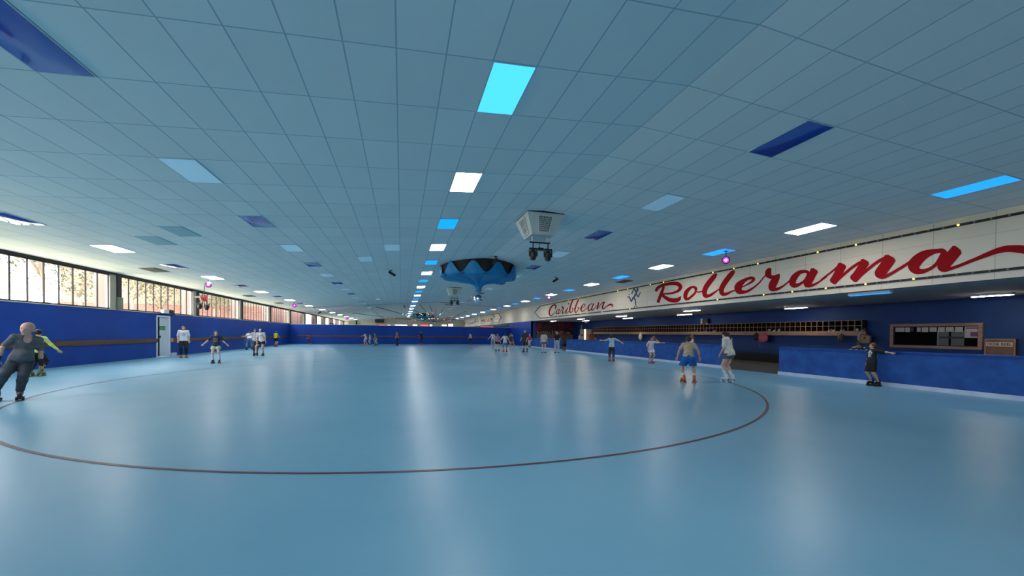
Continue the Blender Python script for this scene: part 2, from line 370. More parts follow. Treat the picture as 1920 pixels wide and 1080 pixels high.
for side, u, v, lab in (('L', 7.5, 9.5, 'pale blue ceiling panel alone, left of the second lit white panel'), ('L', 9.5, 11.5, 'pale blue ceiling panel alone, left of the second glowing blue square'), ('L', 10.5, 29.5, 'small distant pale ceiling panel above the far wall, off any row')):
    panel(side, u, v, 'pale glow', lab, 'unlit pale blue ceiling panels')
M_stain = mat('stained_tile', (.42, .56, .60), .85); M_vent = noisy('vent_metal', (.17, .15, .11), (.24, .21, .16), 40, .6, stretch=(1, 8, 1))
M_vent2 = noisy('grey_vent_metal', (.14, .15, .17), (.2, .2, .22), 40, .6, stretch=(1, 8, 1))
def tile_thing(name, side, u, v, w_, l_, mt, lab, cat):
    a = (.0754 if side == 'L' else -.04856); P = lambda x, y, z: (x*math.cos(a), y, x*math.sin(a)+z)
    mb = MB(); x, y = w_/2-.01, l_/2-.01
    v8 = [P(sx*x, sy*y, z) for z in (-.014, .004) for sx, sy in ((-1, -1), (1, -1), (1, 1), (-1, 1))]
    mb.add(v8, [(0,3,2,1),(4,5,6,7),(0,1,5,4),(1,2,6,5),(2,3,7,6),(3,0,4,7)])
    if 'vent' in name:
        n = int(l_/.09)
        for i in range(n):
            yy = -y+.04+i*(2*y-.08)/n; v8 = [P(sx*(x-.03), yy+dy, z) for z in (-.035, -.012) for sx, dy in ((-1, 0), (1, 0), (1, .03), (-1, .03))]
            mb.add(v8, [(0,3,2,1),(4,5,6,7),(0,1,5,4),(1,2,6,5),(2,3,7,6),(3,0,4,7)])
    tag(mb.build(name, mt, None, tile_pt(side, u, v)), lab, cat)
tile_thing('stained_ceiling_tile', 'L', 17.5, 7.5, .58, 1.18, M_stain, 'dull grey ceiling tile above the windows, nearer of two', 'ceiling tile')
tile_thing('stained_ceiling_tile', 'L', 19.5, 8.5, .58, 1.18, M_stain, 'dull grey ceiling tile above the nearest lit white panel by the windows', 'ceiling tile')
tile_thing('air_vent', 'L', 24.3, 13.2, .6, 1.2, M_vent, 'tan slatted air vent in the ceiling beside the windows', 'vent')
tile_thing('air_vent', 'R', 15.0, 13.5, .6, 1.2, M_vent2, 'grey slatted air vent in the ceiling near the skater sign', 'vent')
for i, v in enumerate((23.5, 29.5)): tile_thing('air_vent', 'L', 25.0, v, .6, 1.2, M_vent, ['tan slatted air vent far along the windows, nearer', 'tan slatted air vent far along the windows, farther'][i], 'vent')
for i, (u, v) in enumerate(((1.5, 35.5), (3.0, 38.0))): tile_thing('air_vent', 'R', u, v, 1.2, .6, M_vent2, ['dark vent in the distant ceiling left of the mirror ball', 'dark vent at the distant ceiling beam'][i], 'vent')
# ================================================================== AIR UNITS
M_unit = mat('unit_metal', (.62, .62, .58), .45); M_unitd = mat('unit_dark', (.10, .10, .085), .6); M_unitf = mat('unit_frame', (.72, .71, .66), .4)
def moving_head(parent, x, y, z, s=1.0, name='spotlight'):
    f = MB(); f.smooth = True
    o = MB().tube([(x, y, z), (x, y, z-.16*s)], .018*s).box((x-.11*s, y-.05*s, z-.16*s), (x+.11*s, y+.05*s, z-.20*s)).box((x-.12*s, y-.03*s, z-.20*s), (x-.095*s, y+.03*s, z-.38*s)).box((x+.095*s, y-.03*s, z-.20*s), (x+.12*s, y+.03*s, z-.38*s)).build(name, M_black, parent)
    h = MB(); h.lathe([(.0, -.13*s), (.07*s, -.12*s), (.095*s, -.03*s), (.095*s, .08*s), (.06*s, .14*s), (0, .14*s)], (x, y, z-.36*s), 14)
    h.build('lamp_head', M_black, o)
    MB().lathe([(0, -.132*s), (.06*s, -.132*s)], (x, y, z-.36*s), 14).build('lens', mat('dark_lens', (.05, .05, .06), .1), o)
def air_unit(x, y, w, dpt, zt, zb, label, heads=True):
    o = empty('air_unit', (x, y, 0), label, 'air conditioning unit', 'box air units hanging from the ceiling')
    t, b = w/2, w/2-.24; ty, by = dpt/2, dpt/2-.24
    T = [Vector((-t, -ty, zt)), Vector((t, -ty, zt)), Vector((t, ty, zt)), Vector((-t, ty, zt))]; B = [Vector((-b, -by, zb)), Vector((b, -by, zb)), Vector((b, by, zb)), Vector((-b, by, zb))]
    m_ = MB(); m_.add(T+B, [(4, 5, 6, 7), (0, 1, 5, 4), (1, 2, 6, 5), (2, 3, 7, 6), (3, 0, 4, 7), (0, 3, 2, 1)]); m_.build('housing', M_unit, o)
    MB().box((-t, -ty, zt), (t, ty, zt+.06)).build('mounting_collar', M_black, o)
    for i in range(4):
        a, b_, c_, d_ = T[i], T[(i+1) % 4], B[(i+1) % 4], B[i]
        n = (b_-a).cross(d_-a).normalized(); cen = (a+b_+c_+d_)/4
        if n.dot(cen-Vector((0, 0, (zt+zb)/2))) < 0: n = -n
        def at(s, tt, off=.012): return (a.lerp(b_, s)).lerp(d_.lerp(c_, s), tt)+n*off
        g = MB()
        for (s0, s1, t0, t1) in ((.27, .73, .10, .15), (.27, .73, .85, .90), (.27, .31, .15, .85), (.69, .73, .15, .85)):
            P4 = [at(s0, t0), at(s1, t0), at(s1, t1), at(s0, t1)]; g.prism(P4, n*.02)
        gr = g.build('grille_frame', M_unitf, o)
        g = MB(); g.quad(at(.31, .15, .004), at(.69, .15, .004), at(.69, .85, .004), at(.31, .85, .004)); g.build('grille_back', M_unitd, gr)
        g = MB()
        for k in range(1, 9): s = .31+.38*k/9; g.prism([at(s-.004, .15), at(s+.004, .15), at(s+.004, .85), at(s-.004, .85)], n*.012)
        for k in range(1, 8): q = .15+.7*k/8; g.prism([at(.31, q-.009), at(.69, q-.009), at(.69, q+.009), at(.31, q+.009)], n*.012)
        g.build('grille_slats', M_unitf, gr)
    if heads:
        s = empty('spotlight_bar', (x, y, 0), 'black bar with two moving spotlights below the '+label.split(' hanging')[0], 'stage light')
        MB().tube([(-.25, -.1, zb), (-.25, -.1, zb-.16)], .03).tube([(.25, -.1, zb), (.25, -.1, zb-.16)], .03).build('hanger', M_unit, s)
        MB().box((-.34, -.13, zb-.16), (.34, -.07, zb-.20)).build('bar', M_black, s)
        moving_head(s, -.22, -.1, zb-.18, 1.15); moving_head(s, .28, -.1, zb-.18, 1.15)
        MB().box((-.06, -.14, zb-.34), (.12, -.04, zb-.42)).tube([(0, -.1, zb-.2), (0, -.1, zb-.35)], .012).build('clamp_box', M_black, s)
air_unit(4.2, 11.8, 1.2, 1.3, 5.10, 4.50, 'nearest pale metal air unit with grilles, hanging from the ceiling fold')
air_unit(4.15, 32.3, 1.2, 1.3, 5.10, 4.50, 'smaller distant air unit with grilles, hanging left of the mirror ball')
air_unit(4.9, 74.0, 1.2, 1.3, 5.06, 4.46, 'farthest air unit, above the second blue canopy', False)
# ================================================================== BLUE CANOPIES AND MIRROR BALLS
M_canvas = noisy('blue_canvas', (.006, .20, .46), (.010, .26, .54), 2.0, .55, spec=.4); M_under = noisy('dark_canvas', (.018, .012, .011), (.03, .02, .018), 2, .8)
def canopy(x, y, lab, s=1.0, ball=True):
    o = empty('fabric_canopy', (x, y, 0), lab, 'canopy', 'scalloped blue canopies')
    n = 180; nsc = 10; prof = []
    z0 = 3.70
    rad = [(.17, 0), (.17, .14), (.21, .28), (.33, .40), (.58, .49), (.95, .555), (1.35, .61), (1.75, .66), (2.03, .70), (2.06, .74)]
    vs = []; fs = []
    for i, (r, dz) in enumerate(rad+[(2.06, 1.0)]):
        for k in range(n):
            a = 2*math.pi*k/n+.05; ph = (a*nsc/(2*math.pi)) % 1
            sc = abs(math.cos(math.pi*ph)); fold = (1-abs(2*ph-1))
            rr_, zz = r*s, z0+dz
            t = i/len(rad)
            rr_ *= 1-.20*(fold**1.6)*math.sin(math.pi*min(1, .12+t*.88))
            zz -= .05*math.sin(math.pi*t)*(1-fold)
            if i == len(rad): zz = z0+.76+.56*(.5+.5*math.cos(2*math.pi*ph))
            vs.append((rr_*math.cos(a), rr_*math.sin(a), zz))
    m_ = MB(); m_.smooth = True
    for i in range(len(rad)):
        for k in range(n): fs.append((i*n+k, i*n+(k+1) % n, (i+1)*n+(k+1) % n, (i+1)*n+k))
    m_.add(vs, fs); m_.build('scalloped_fabric', M_canvas, o)
    MB().lathe([(1.94*s, 4.40), (1.98*s, zc(x)-.01)], (0, 0, 0), 60).lathe([(0, 4.6), (1.94*s, 4.40)], (0, 0, 0), 60).build('dark_drum', M_under, o)
    rb = MB()
    for k in range(nsc):
        a = 2*math.pi*(k+.5)/nsc+.05-.05*0
        rb.tube([(r*s*(1-.20*math.sin(math.pi*min(1, .12+i_/len(rad)*.88)))*math.cos(a), r*s*(1-.20*math.sin(math.pi*min(1, .12+i_/len(rad)*.88)))*math.sin(a), z0+dz-.01) for i_, (r, dz) in enumerate(rad[:-2])], .014, 5)
    rb.build('piping', mat('pale_blue_piping', (.08, .30, .55), .5), o)
    if ball:
        b = empty('mirror_ball', (x, y, 0), 'silver mirror ball hanging on thin wires below the blue canopy', 'mirror ball')
        mm = MB(); nn = 28; zc_ = 3.28; R_ = .25
        for i in range(14):
            for k in range(nn):
                t0, t1 = math.pi*i/14, math.pi*(i+1)/14; a0, a1 = 2*math.pi*k/nn, 2*math.pi*(k+1)/nn
                mm.add([(R_*math.sin(t)*math.cos(a), R_*math.sin(t)*math.sin(a), zc_+R_*math.cos(t)) for t, a in ((t0, a0), (t1, a0), (t1, a1), (t0, a1))], [(0, 1, 2, 3)])
        mm.build('mirror_tiles', mat('mirror', (.85, .88, .9), .12, 1), b)
        wr = MB()
        for k in range(6): a = 2*math.pi*k/6; wr.tube([(.16*math.cos(a), .16*math.sin(a), 3.70), (.36*math.cos(a), .36*math.sin(a), 3.28)], .005, 4)
        wr.tube([(0, 0, 3.5), (0, 0, 3.75)], .02, 6); wr.build('wires', mat('wire', (.25, .2, .15), .4), b)
canopy(4.0, 20.9, 'large blue scalloped fabric canopy with black drum, hanging from the ceiling')
canopy(4.1, 77, 'small distant blue scalloped canopy above the far wall', ball=False)
# ================================================================== SMALL CEILING FIXTURES
def spot(x, y, yawd, lab, drop=.14):
    z = zc(x); o = empty('ceiling_spotlight', (x, y, z), lab, 'spotlight', 'small black ceiling spotlights', math.radians(yawd))
    MB().box((-.07, -.07, -.03), (.07, .07, 0)).tube([(0, 0, -.02), (0, 0, -drop)], .02, 6).build('bracket', M_black, o)
    b = MB(); b.smooth = False
    b.tube([(-.12, 0, -drop+.05), (.06, 0, -drop-.04), (.24, 0, -drop-.14)], [.06, .07, .065], 12).build('lamp_can', M_black, o)
spot(-.575, 22.2, 10, 'small black spotlight on the ceiling left of the middle lit row')
spot(4.33, 18.3, 100, 'small black spotlight on the ceiling fold above the blue canopy', .2)
spot(9.1, 22.3, 200, 'small black spotlight on the ceiling right of the blue canopy')
spot(-10.2, 55.5, 200, 'small distant black spotlight near the window end of the ceiling')
spot(.3, 50.5, 60, 'small distant black spotlight left of the mirror ball by the light strings')
def disco(x, y, z, lab, s=1.0):
    o = empty('disco_lamp', (x, y, zc(x)), lab, 'disco light', 'magenta disco lamps')
    dz = z-zc(x)
    MB().box((-.06, -.06, -.03), (.06, .06, 0)).tube([(0, 0, 0), (0, 0, dz+.1)], .015, 6).build('hanger', M_black, o)
    b = MB(); b.smooth = True; b.ball((0, 0, dz), .15*s, 16, 10); b.build('shell', M_black, o)
    v = (Vector((0, 0, EYE))-Vector((x, y, z))).normalized()*.035
    l = MB(); l.smooth = True; l.ball((v.x*2.4, v.y*2.4, dz+v.z*2.4), .11*s, 16, 10); ln = l.build('lens', mat('magenta_lens', (.4, 0, .5), .3, emit=(.55, .02, .75), es=1.5), o)
    l = MB(); l.ball((v.x*4.4, v.y*4.4, dz+v.z*4.4), .055*s, 10, 8); l.build('hot_spot', mat('magenta_core', (.9, .4, 1), .3, emit=(1, .5, 1), es=6), ln)
disco(12.2, 12.44, 4.40, 'glowing magenta disco lamp hanging above the red lettering')
disco(-9.5, 23.4, 3.76, 'glowing magenta disco lamp hanging beside the windows above the standing woman')
disco(-9.5, 40.0, 3.81, 'glowing magenta disco lamp farther along the windows', 1.2)
disco(12.2, 31.5, 4.58, 'tiny magenta disco lamp above the smaller red word')
disco(-9.0, 72, 3.75, 'faint magenta disco lamp in the far window corner', 1.5)
# hanging fixtures near the windows
for (y, k) in ((26.6, 0), (70, 1)):
    o = empty('stage_light_cluster', (-11, y, 0), ['hanging red lamp and black spotlights in front of the windows', 'tiny distant black spotlight cluster in front of the far windows'][k], 'stage light')
    zt = zc(-11)
    MB().tube([(0, 0, zt), (0, 0, 2.95)], .02, 6).tube([(-.35, 0, 3.45), (.1, 0, 3.45)], .015, 5).build('pole', M_black, o)
    rl = MB(); rl.tube([(.05, -.14, 3.22), (.05, .1, 3.34)], [.15, .11], 14); q = rl.build('red_lamp', mat('red_lamp_can', (.35, .012, .03), .35, emit=(.8, .02, .05), es=.25), o)
    MB().lathe([(0, 0), (.11, 0)], (.05, -.15, 3.22), 12, 'y').build('lens', M_black, q)
    moving_head(o, -.22, 0, 3.2, 1.1); moving_head(o, .12, 0, 3.14, 1.1)
    MB().box((-.45, -.08, 3.3), (-.15, .08, 3.4)).build('control_box', mat('grey_box', (.35, .3, .33), .5), o)
# starburst of light strings far away
hub = Vector((4.98, 60, 3.10))
hb = empty('light_string_starburst', hub, 'distant starburst of black light strings meeting at a small mirror ball', 'light strings')
q = MB(); q.ball((0, 0, 0), .32, 16, 10); q.build('mirror_tiles', mat('mirror', (.85, .88, .9), .12, 1), hb)
MB().tube([(0, 0, 0), (0, 0, zc(hub.x)-hub.z)], .02, 6).build('cable', M_black, hb)
ends = [(-3.06, 51.1), (-7.1, 63), (.65, 51.7), (3.5, 51.5), (5.65, 54.5), (9.67, 60), (2.2, 50.5), (13.6, 66)]
cols = [(1, .9, .8), (1, .12, .15), (1, .9, .5), (.9, .2, .4)]
dirs = ['leftmost long', 'long flat left', 'short left', 'near upright', 'right leaning', 'right', 'thin middle', 'low right']
for i, (x, y) in enumerate(ends):
    e = Vector((x, y, zc(x)-.02)); d_ = e-hub; o = MB().tube([(0, 0, 0), d_*.5+Vector((0, 0, -.08)), d_], .035, 6).build('light_string', M_black, hb)
    for t in (.25, .28, .5, .55, .6): 
        b = MB(); b.ball(d_*t+Vector((0, 0, -.06)), .055, 8, 6); b.build('bulb', mat('bulb_c%d' % (i % 4), cols[i % 4], .3, emit=cols[i % 4], es=1.2), o)
# ================================================================== FASCIA STRIPS, BULBS, LETTERING
M_strip = mat('black_light_strip', (.01, .009, .009), .6); M_bulboff = mat('clear_bulb', (.25, .25, .18), .2)
M_bulb = mat('yellow_bulb', (1, .9, .3), .3, emit=(1, .82, .12), es=1.3)
def nearest(lst, px, z):
    for p in px:
        y = atX(p[0], p[1], XF).y; lst.add(round((y-5.0)/.305))
litT, litB = set(), set()
nearest(litT, [(1376, 503), (1421.6, 494), (1532, 474), (1601.7, 461), (1787, 425), (1915, 401), (1220, 533), (1244.7, 529), (1337.5, 511), (1178, 541), (1159.7, 545), (1028.7, 570), (1037.5, 569), (1065.4, 564), (1087.5, 559)], 0)
nearest(litB, [(1182, 579), (1345, 562), (1431.7, 553), (1484.8, 548), (1546, 541), (1618.5, 534), (1705, 525), (1047, 593), (1089.6, 589), (1102.5, 588), (1130, 585)], 0)
bulb = MB(); bulb.smooth = True; bulb.ball((0, 0, 0), .028, 8, 6); bm_on = bulb.mesh('bulb'); bm_on.materials.append(M_bulb)
bulb2 = MB(); bulb2.smooth = True; bulb2.ball((0, 0, 0), .024, 8, 6); bm_off = bulb2.mesh('bulb'); bm_off.materials.append(M_bulboff)
for nm, zz, lit in (('upper', 4.468, litT), ('lower', 3.145, litB)):
    o = empty('bulb_strip', (XF, 0, zz), 'black strip of small bulbs along the %s edge of the cream sign band' % nm, 'light strip', 'bulb strips on the cream band')
    MB().box((-.03, YB+8, -.032), (0, 39.6, .032)).build('strip', M_strip, o)
    n = 0; rest = MB()
    for k in range(-30, 114):
        y = 5.0+k*.305
        if 1 <= k <= 100:
            c = bpy.data.objects.new('bulb', bm_on if k in lit else bm_off); C.objects.link(c); c.parent = o; c.location = (-.045, y, 0)
        else: rest.ball((-.045, y, 0), .03, 6, 4)
    tag(rest.build('bulbs', M_bulboff, o), kind='stuff')
a1, a2, a3 = Vector((XF, 39.6, 4.468)), Vector((XF, 41.43, 3.83)), Vector((XF, 39.6, 3.145))
ar = MB()
for p, q_ in ((a1, a2), (a2, a3)):
    w_ = Vector((0, 0, .04)); e_ = Vector((0, .06, 0)); ar.prism([v_-Vector((.002, 0, 0)) for v_ in (p-w_-e_, q_-e_, q_+e_, p+w_+e_)], (-.03, 0, 0))
tag(ar.build('arrow_end_strip', M_strip), 'black arrow-shaped end of the bulb strips beside the word Caribbean', 'light strip')
def catmull(P, k=7):
    P = [np.array(p, float) for p in P]
    if len(P) < 3: return P
    Q = [2*P[0]-P[1]]+P+[2*P[-1]-P[-2]]; out = []
    for i in range(1, len(Q)-2):
        for j in range(k):
            t = j/k; out.append(.5*((2*Q[i])+(-Q[i-1]+Q[i+1])*t+(2*Q[i-1]-5*Q[i]+4*Q[i+1]-Q[i+2])*t*t+(-Q[i-1]+3*Q[i]-3*Q[i+1]+Q[i+2])*t**3))
    out.append(Q[-2]); return out
def stroke(mb, pts, org, sc, cap=.35, dep=.004, base=.0):
    """brush stroke traced on the fascia plane: x, y, width -> ribbon lying on the wall"""
    S = catmull(pts); L, R = [], []
    for i, p in enumerate(S):
        a, b = S[max(i-1, 0)], S[min(i+1, len(S)-1)]; t = np.array([b[0]-a[0], b[1]-a[1]], float); t /= (np.linalg.norm(t)+1e-9)
        n = np.array([-t[1], t[0]]); w_ = max(p[2], 2)/2
        q = np.array(p[:2])
        if cap and i == 0: q = q
        L.append(q+n*w_); R.append(q-n*w_)
    if cap:
        for e, sg in ((0, -1), (-1, 1)):
            a, b = (S[0], S[1]) if e == 0 else (S[-2], S[-1]); t = np.array([b[0]-a[0], b[1]-a[1]], float); t /= (np.linalg.norm(t)+1e-9); n = np.array([-t[1], t[0]])
            p = S[e]; w_ = max(p[2], 2)/2; q = np.array(p[:2])+t*sg*w_*cap
            if e == 0: L.insert(0, q+n*w_*.55); R.insert(0, q-n*w_*.55)
            else: L.append(q+n*w_*.55); R.append(q-n*w_*.55)
    def W_(p, off): v_ = atX(org[0]+p[0]/sc, org[1]+p[1]/sc, XF); return (XF-off, v_.y, v_.z)
    for Q_ in (L, R):
        for i in range(1, len(Q_)):
            j = min(max(i-(1 if cap else 0), 1), len(S)-1); t = np.array([S[j][0]-S[j-1][0], S[j][1]-S[j-1][1]], float)
            if (Q_[i]-Q_[i-1])@t < 0: Q_[i] = Q_[i-1].copy()
    n = len(L); v = [W_(p, dep+base+4e-5*i) for i, p in enumerate(L)]+[W_(p, dep+base+4e-5*i) for i, p in enumerate(R)]+[W_(p, .002) for p in L]+[W_(p, .002) for p in R]; f = []
    for i in range(n-1): f.append((i, i+1, n+i+1, n+i))
    v = v[:2*n]
    mb.add(v, f)
A3, A4, A5, A6, AC = ((1220, 480), 10.667), ((1370, 450), 10.667), ((1540, 430), 9), ((1690, 440), 8.348), ((1000, 555), 12)
roll = [
 ('R', A3, [[(262, 615, 42), (240, 680, 48), (205, 770, 52), (175, 850, 52), (148, 925, 52)], [(108, 700, 45), (140, 645, 52), (215, 595, 48), (330, 563, 50), (450, 550, 55), (550, 562, 66), (597, 620, 62), (560, 690, 46), (450, 738, 34), (330, 755, 30), (220, 755, 22)], [(200, 750, 40), (290, 825, 55), (390, 878, 68), (500, 888, 72), (565, 862, 62), (607, 808, 14)]]),
 ('o', A3, [[(905, 700, 34), (902, 645, 50), (850, 620, 34), (785, 645, 48), (720, 715, 66), (695, 790, 68), (705, 850, 56), (750, 858, 42), (830, 800, 38), (890, 735, 34), (905, 690, 30)], [(905, 710, 14), (960, 722, 24), (1055, 700, 18)]]),
 ('l', A3, [[(1318, 355, 34), (1270, 410, 76), (1180, 520, 86), (1105, 630, 84), (1078, 720, 80), (1095, 795, 66), (1180, 790, 50), (1270, 735, 34), (1372, 662, 20)]]),
 ('l', A3, [[(1675, 295, 34), (1630, 345, 76), (1540, 455, 86), (1460, 570, 86), (1418, 670, 84), (1435, 755, 66), (1520, 758, 48), (1610, 715, 32), (1700, 682, 22)]]),
 ('e', A4, [[(222, 945, 20), (330, 892, 28), (430, 830, 40), (458, 778, 58), (400, 760, 48), (300, 795, 56), (205, 865, 96), (155, 940, 128), (165, 1015, 105), (240, 1040, 64), (330, 1028, 46), (450, 960, 34), (570, 860, 27), (640, 775, 25), (705, 700, 24)]]),
 ('r', A4, [[(795, 572, 50), (760, 625, 96), (755, 690, 106), (800, 735, 70), (880, 738, 55), (950, 705, 40), (980, 690, 30)], [(955, 715, 70), (905, 790, 112), (850, 880, 130), (830, 960, 112), (885, 988, 62), (970, 968, 44), (1070, 908, 32), (1160, 835, 28), (1240, 748, 26)]]),
 ('a', A4, [[(1555, 650, 52), (1490, 628, 52), (1380, 650, 70), (1285, 735, 104), (1240, 830, 112), (1258, 895, 98), (1330, 905, 64), (1430, 855, 42), (1500, 790, 42), (1545, 710, 45), (1560, 650, 48)], [(1680, 605, 130), (1620, 720, 128), (1565, 820, 130), (1530, 885, 108), (1600, 912, 58), (1700, 880, 38), (1800, 818, 32), (1925, 730, 30)]]),
 ('m', A5, [[(0, 850, 26), (130, 752, 30), (220, 682, 32), (300, 615, 38)], [(355, 605, 128), (300, 720, 116), (248, 815, 112), (198, 890, 108)], [(250, 890, 34), (340, 800, 38), (450, 702, 40), (560, 618, 40), (660, 555, 38)], [(745, 545, 130), (680, 660, 120), (612, 765, 122), (545, 845, 120)], [(600, 855, 34), (700, 752, 40), (800, 668, 40), (900, 588, 42), (1000, 522, 45), (1080, 485, 45)], [(1165, 485, 168), (1105, 590, 152), (1030, 690, 150), (990, 750, 136), (1040, 795, 70), (1120, 778, 48), (1230, 720, 40), (1350, 648, 38), (1470, 572, 36), (1620, 470, 38)]]),
 ('a', A6, [[(0, 530, 22), (120, 442, 28), (180, 400, 30)], [(705, 285, 40), (650, 255, 62), (570, 255, 58), (470, 275, 78), (350, 325, 118), (245, 410, 146), (195, 490, 148), (235, 560, 98), (330, 575, 62), (440, 540, 44), (540, 470, 44), (600, 390, 50), (650, 310, 60), (690, 280, 45)], [(875, 235, 150), (790, 335, 150), (700, 440, 150), (650, 505, 140), (690, 552, 58), (780, 530, 44), (900, 490, 40), (1050, 430, 42), (1200, 370, 48), (1350, 310, 60), (1500, 255, 72), (1650, 222, 84), (1800, 222, 96), (1920, 235, 104), (2080, 290, 92), (2250, 370, 50)]])]
cari = [
 ('C', AC, [[(495, 290, 18), (507, 225, 28), (475, 200, 26), (420, 230, 28), (375, 300, 32), (360, 370, 34), (375, 430, 28), (410, 440, 22), (460, 392, 14), (488, 350, 8)]]),
 ('a', AC, [[(590, 300, 20), (555, 298, 14), (518, 350, 22), (515, 400, 20), (550, 382, 14), (590, 312, 14)], [(595, 298, 16), (568, 360, 16), (562, 405, 18), (600, 372, 12), (640, 300, 10)]]),
 ('r', AC, [[(655, 222, 16), (652, 268, 22), (690, 255, 16)], [(688, 262, 20), (662, 330, 20), (660, 395, 20), (710, 362, 12), (750, 300, 10)]]),
 ('i', AC, [[(775, 260, 18), (745, 330, 20), (735, 388, 22), (790, 362, 12), (830, 300, 12)], [(796, 155, 22), (788, 190, 16)]]),
 ('b', AC, [[(900, 80, 20), (862, 150, 27), (828, 260, 29), (820, 345, 28), (850, 370, 20), (890, 322, 16), (882, 272, 12), (935, 292, 9)]]),
 ('b', AC, [[(1025, 75, 20), (985, 150, 27), (948, 260, 29), (935, 340, 28), (962, 370, 20), (1012, 300, 16), (1005, 250, 12), (1060, 292, 10)]]),
 ('e', AC, [[(1078, 282, 10), (1140, 242, 14), (1163, 195, 20), (1130, 185, 16), (1085, 250, 28), (1076, 318, 30), (1110, 345, 20), (1170, 300, 13), (1215, 262, 11)]]),
 ('a', AC, [[(1330, 178, 22), (1290, 180, 16), (1240, 240, 28), (1240, 310, 26), (1270, 330, 16), (1320, 262, 16), (1350, 190, 16)], [(1362, 168, 24), (1322, 260, 24), (1320, 320, 24), (1370, 290, 13), (1430, 210, 12)]]),
 ('n', AC, [[(1470, 148, 30), (1458, 200, 28), (1435, 292, 32)], [(1445, 292, 10), (1510, 202, 16), (1572, 138, 20)], [(1600, 130, 30), (1575, 200, 30), (1556, 268, 32), (1592, 285, 20), (1650, 235, 20), (1720, 195, 34), (1768, 197, 40), (1792, 248, 10)]])]
def word(name, letters, lab, mt, fat=1.0):
    o = empty(name, atX(letters[0][1][0][0]+10, letters[0][1][0][1]+50, XF), lab, 'sign lettering', 'red brush lettering on the cream band')
    for nm, (org, sc), sts in letters:
        mb = MB()
        for j, s_ in enumerate(sts): stroke(mb, [(p[0], p[1], p[2]*(fat if p[2] > 32 else 1.12)) for p in s_], org, sc, base=.0028*j)
        mb.build('letter', mt, o).location = -o.location
word('painted_word', roll, 'huge red brush-script word Rollerama with a long swash on the cream band', M_red, 1.22)
word('painted_word', cari, 'smaller red brush-script word Caribbean inside the arrow end of the cream band', M_red)
skm = MB(); OS = ((1150, 520), 13.5)
for s_ in ([(615, 285, 50), (615, 345, 48)], [(525, 285, 30), (582, 385, 48), (535, 485, 46)], [(525, 290, 26), (470, 412, 30)], [(590, 430, 30), (630, 500, 32), (686, 380, 26)], [(515, 500, 40), (558, 575, 32), (568, 708, 28)], [(512, 500, 40), (456, 612, 34), (400, 482, 30)], [(372, 498, 34), (376, 502, 34)], [(404, 432, 28), (406, 440, 28)], [(535, 742, 28), (539, 750, 28)], [(595, 730, 28), (599, 738, 28)]):
    if len(s_) == 3 and s_[0][0] in (590, 515, 512): 
        stroke(skm, s_[:2], *OS, cap=.5); stroke(skm, s_[1:], *OS, cap=.5, base=.0028)
    else: stroke(skm, s_, *OS, cap=.8, base=.001)
tag(skm.build('skater_pictogram', M_navysign), 'navy stick figure of a running roller skater painted between the two red words', 'sign')
# far faint sign on the band (its writing cannot be read in the photo)
OF = ((860, 580), 21.333)
fs = MB()
for s_ in ([(1040, 250, 14), (1300, 215, 12), (1590, 175, 22), (1640, 240, 26), (1700, 350, 40), (1640, 420, 28), (1590, 520, 26), (1380, 525, 12)], [(700, 310, 12), (860, 285, 16), (1040, 250, 14)], [(1460, 395, 20), (1600, 385, 10)], [(1380, 240, 30), (1440, 290, 34), (1450, 320, 10)], [(1270, 360, 22), (1300, 400, 40), (1340, 370, 22), (1330, 460, 20)], [(890, 470, 30), (940, 450, 34), (985, 410, 20), (985, 480, 26)], [(640, 350, 14), (690, 380, 20), (640, 470, 26), (690, 500, 16)], [(740, 340, 12), (760, 420, 14), (740, 470, 18), (800, 480, 10)], [(520, 520, 24), (600, 520, 26), (700, 500, 14), (800, 495, 10)], [(300, 540, 20), (440, 545, 20), (560, 570, 12)], [(140, 580, 20), (200, 560, 16), (270, 560, 20)], [(150, 400, 24), (140, 490, 24)], [(300, 600, 10), (420, 590, 12), (600, 570, 14)]):
    stroke(fs, s_, *OF, cap=.4)
tag(fs.build('far_painted_sign', mat('sign_brown_paint', (.06, .03, .025), .6)), 'faded dark painted sign far along the cream band, pointing back this way', 'sign')
fs = MB()
for s_ in ([(1010, 400, 24), (1040, 460, 30), (1070, 510, 22)], [(1070, 400, 16), (1030, 510, 22)], [(1110, 350, 16), (1120, 470, 24), (1160, 500, 18), (1170, 400, 18)], [(1190, 330, 16), (1190, 480, 20)], [(1215, 420, 20), (1220, 490, 20)]):
    stroke(fs, s_, *OF, cap=.4, base=.001)
tag(fs.build('far_painted_sign', mat('sign_faded_red', (.45, .10, .07), .6)), 'faded red marks in the middle of the distant painted sign', 'sign')
# ================================================================== SIDE ROOM THINGS
def wb(name, a, b, mt, parent=None, lab=None, cat=None, group=None):
    o = MB().box(a, b).build(name, mt, parent)
    return tag(o, lab, cat, group) if lab else o
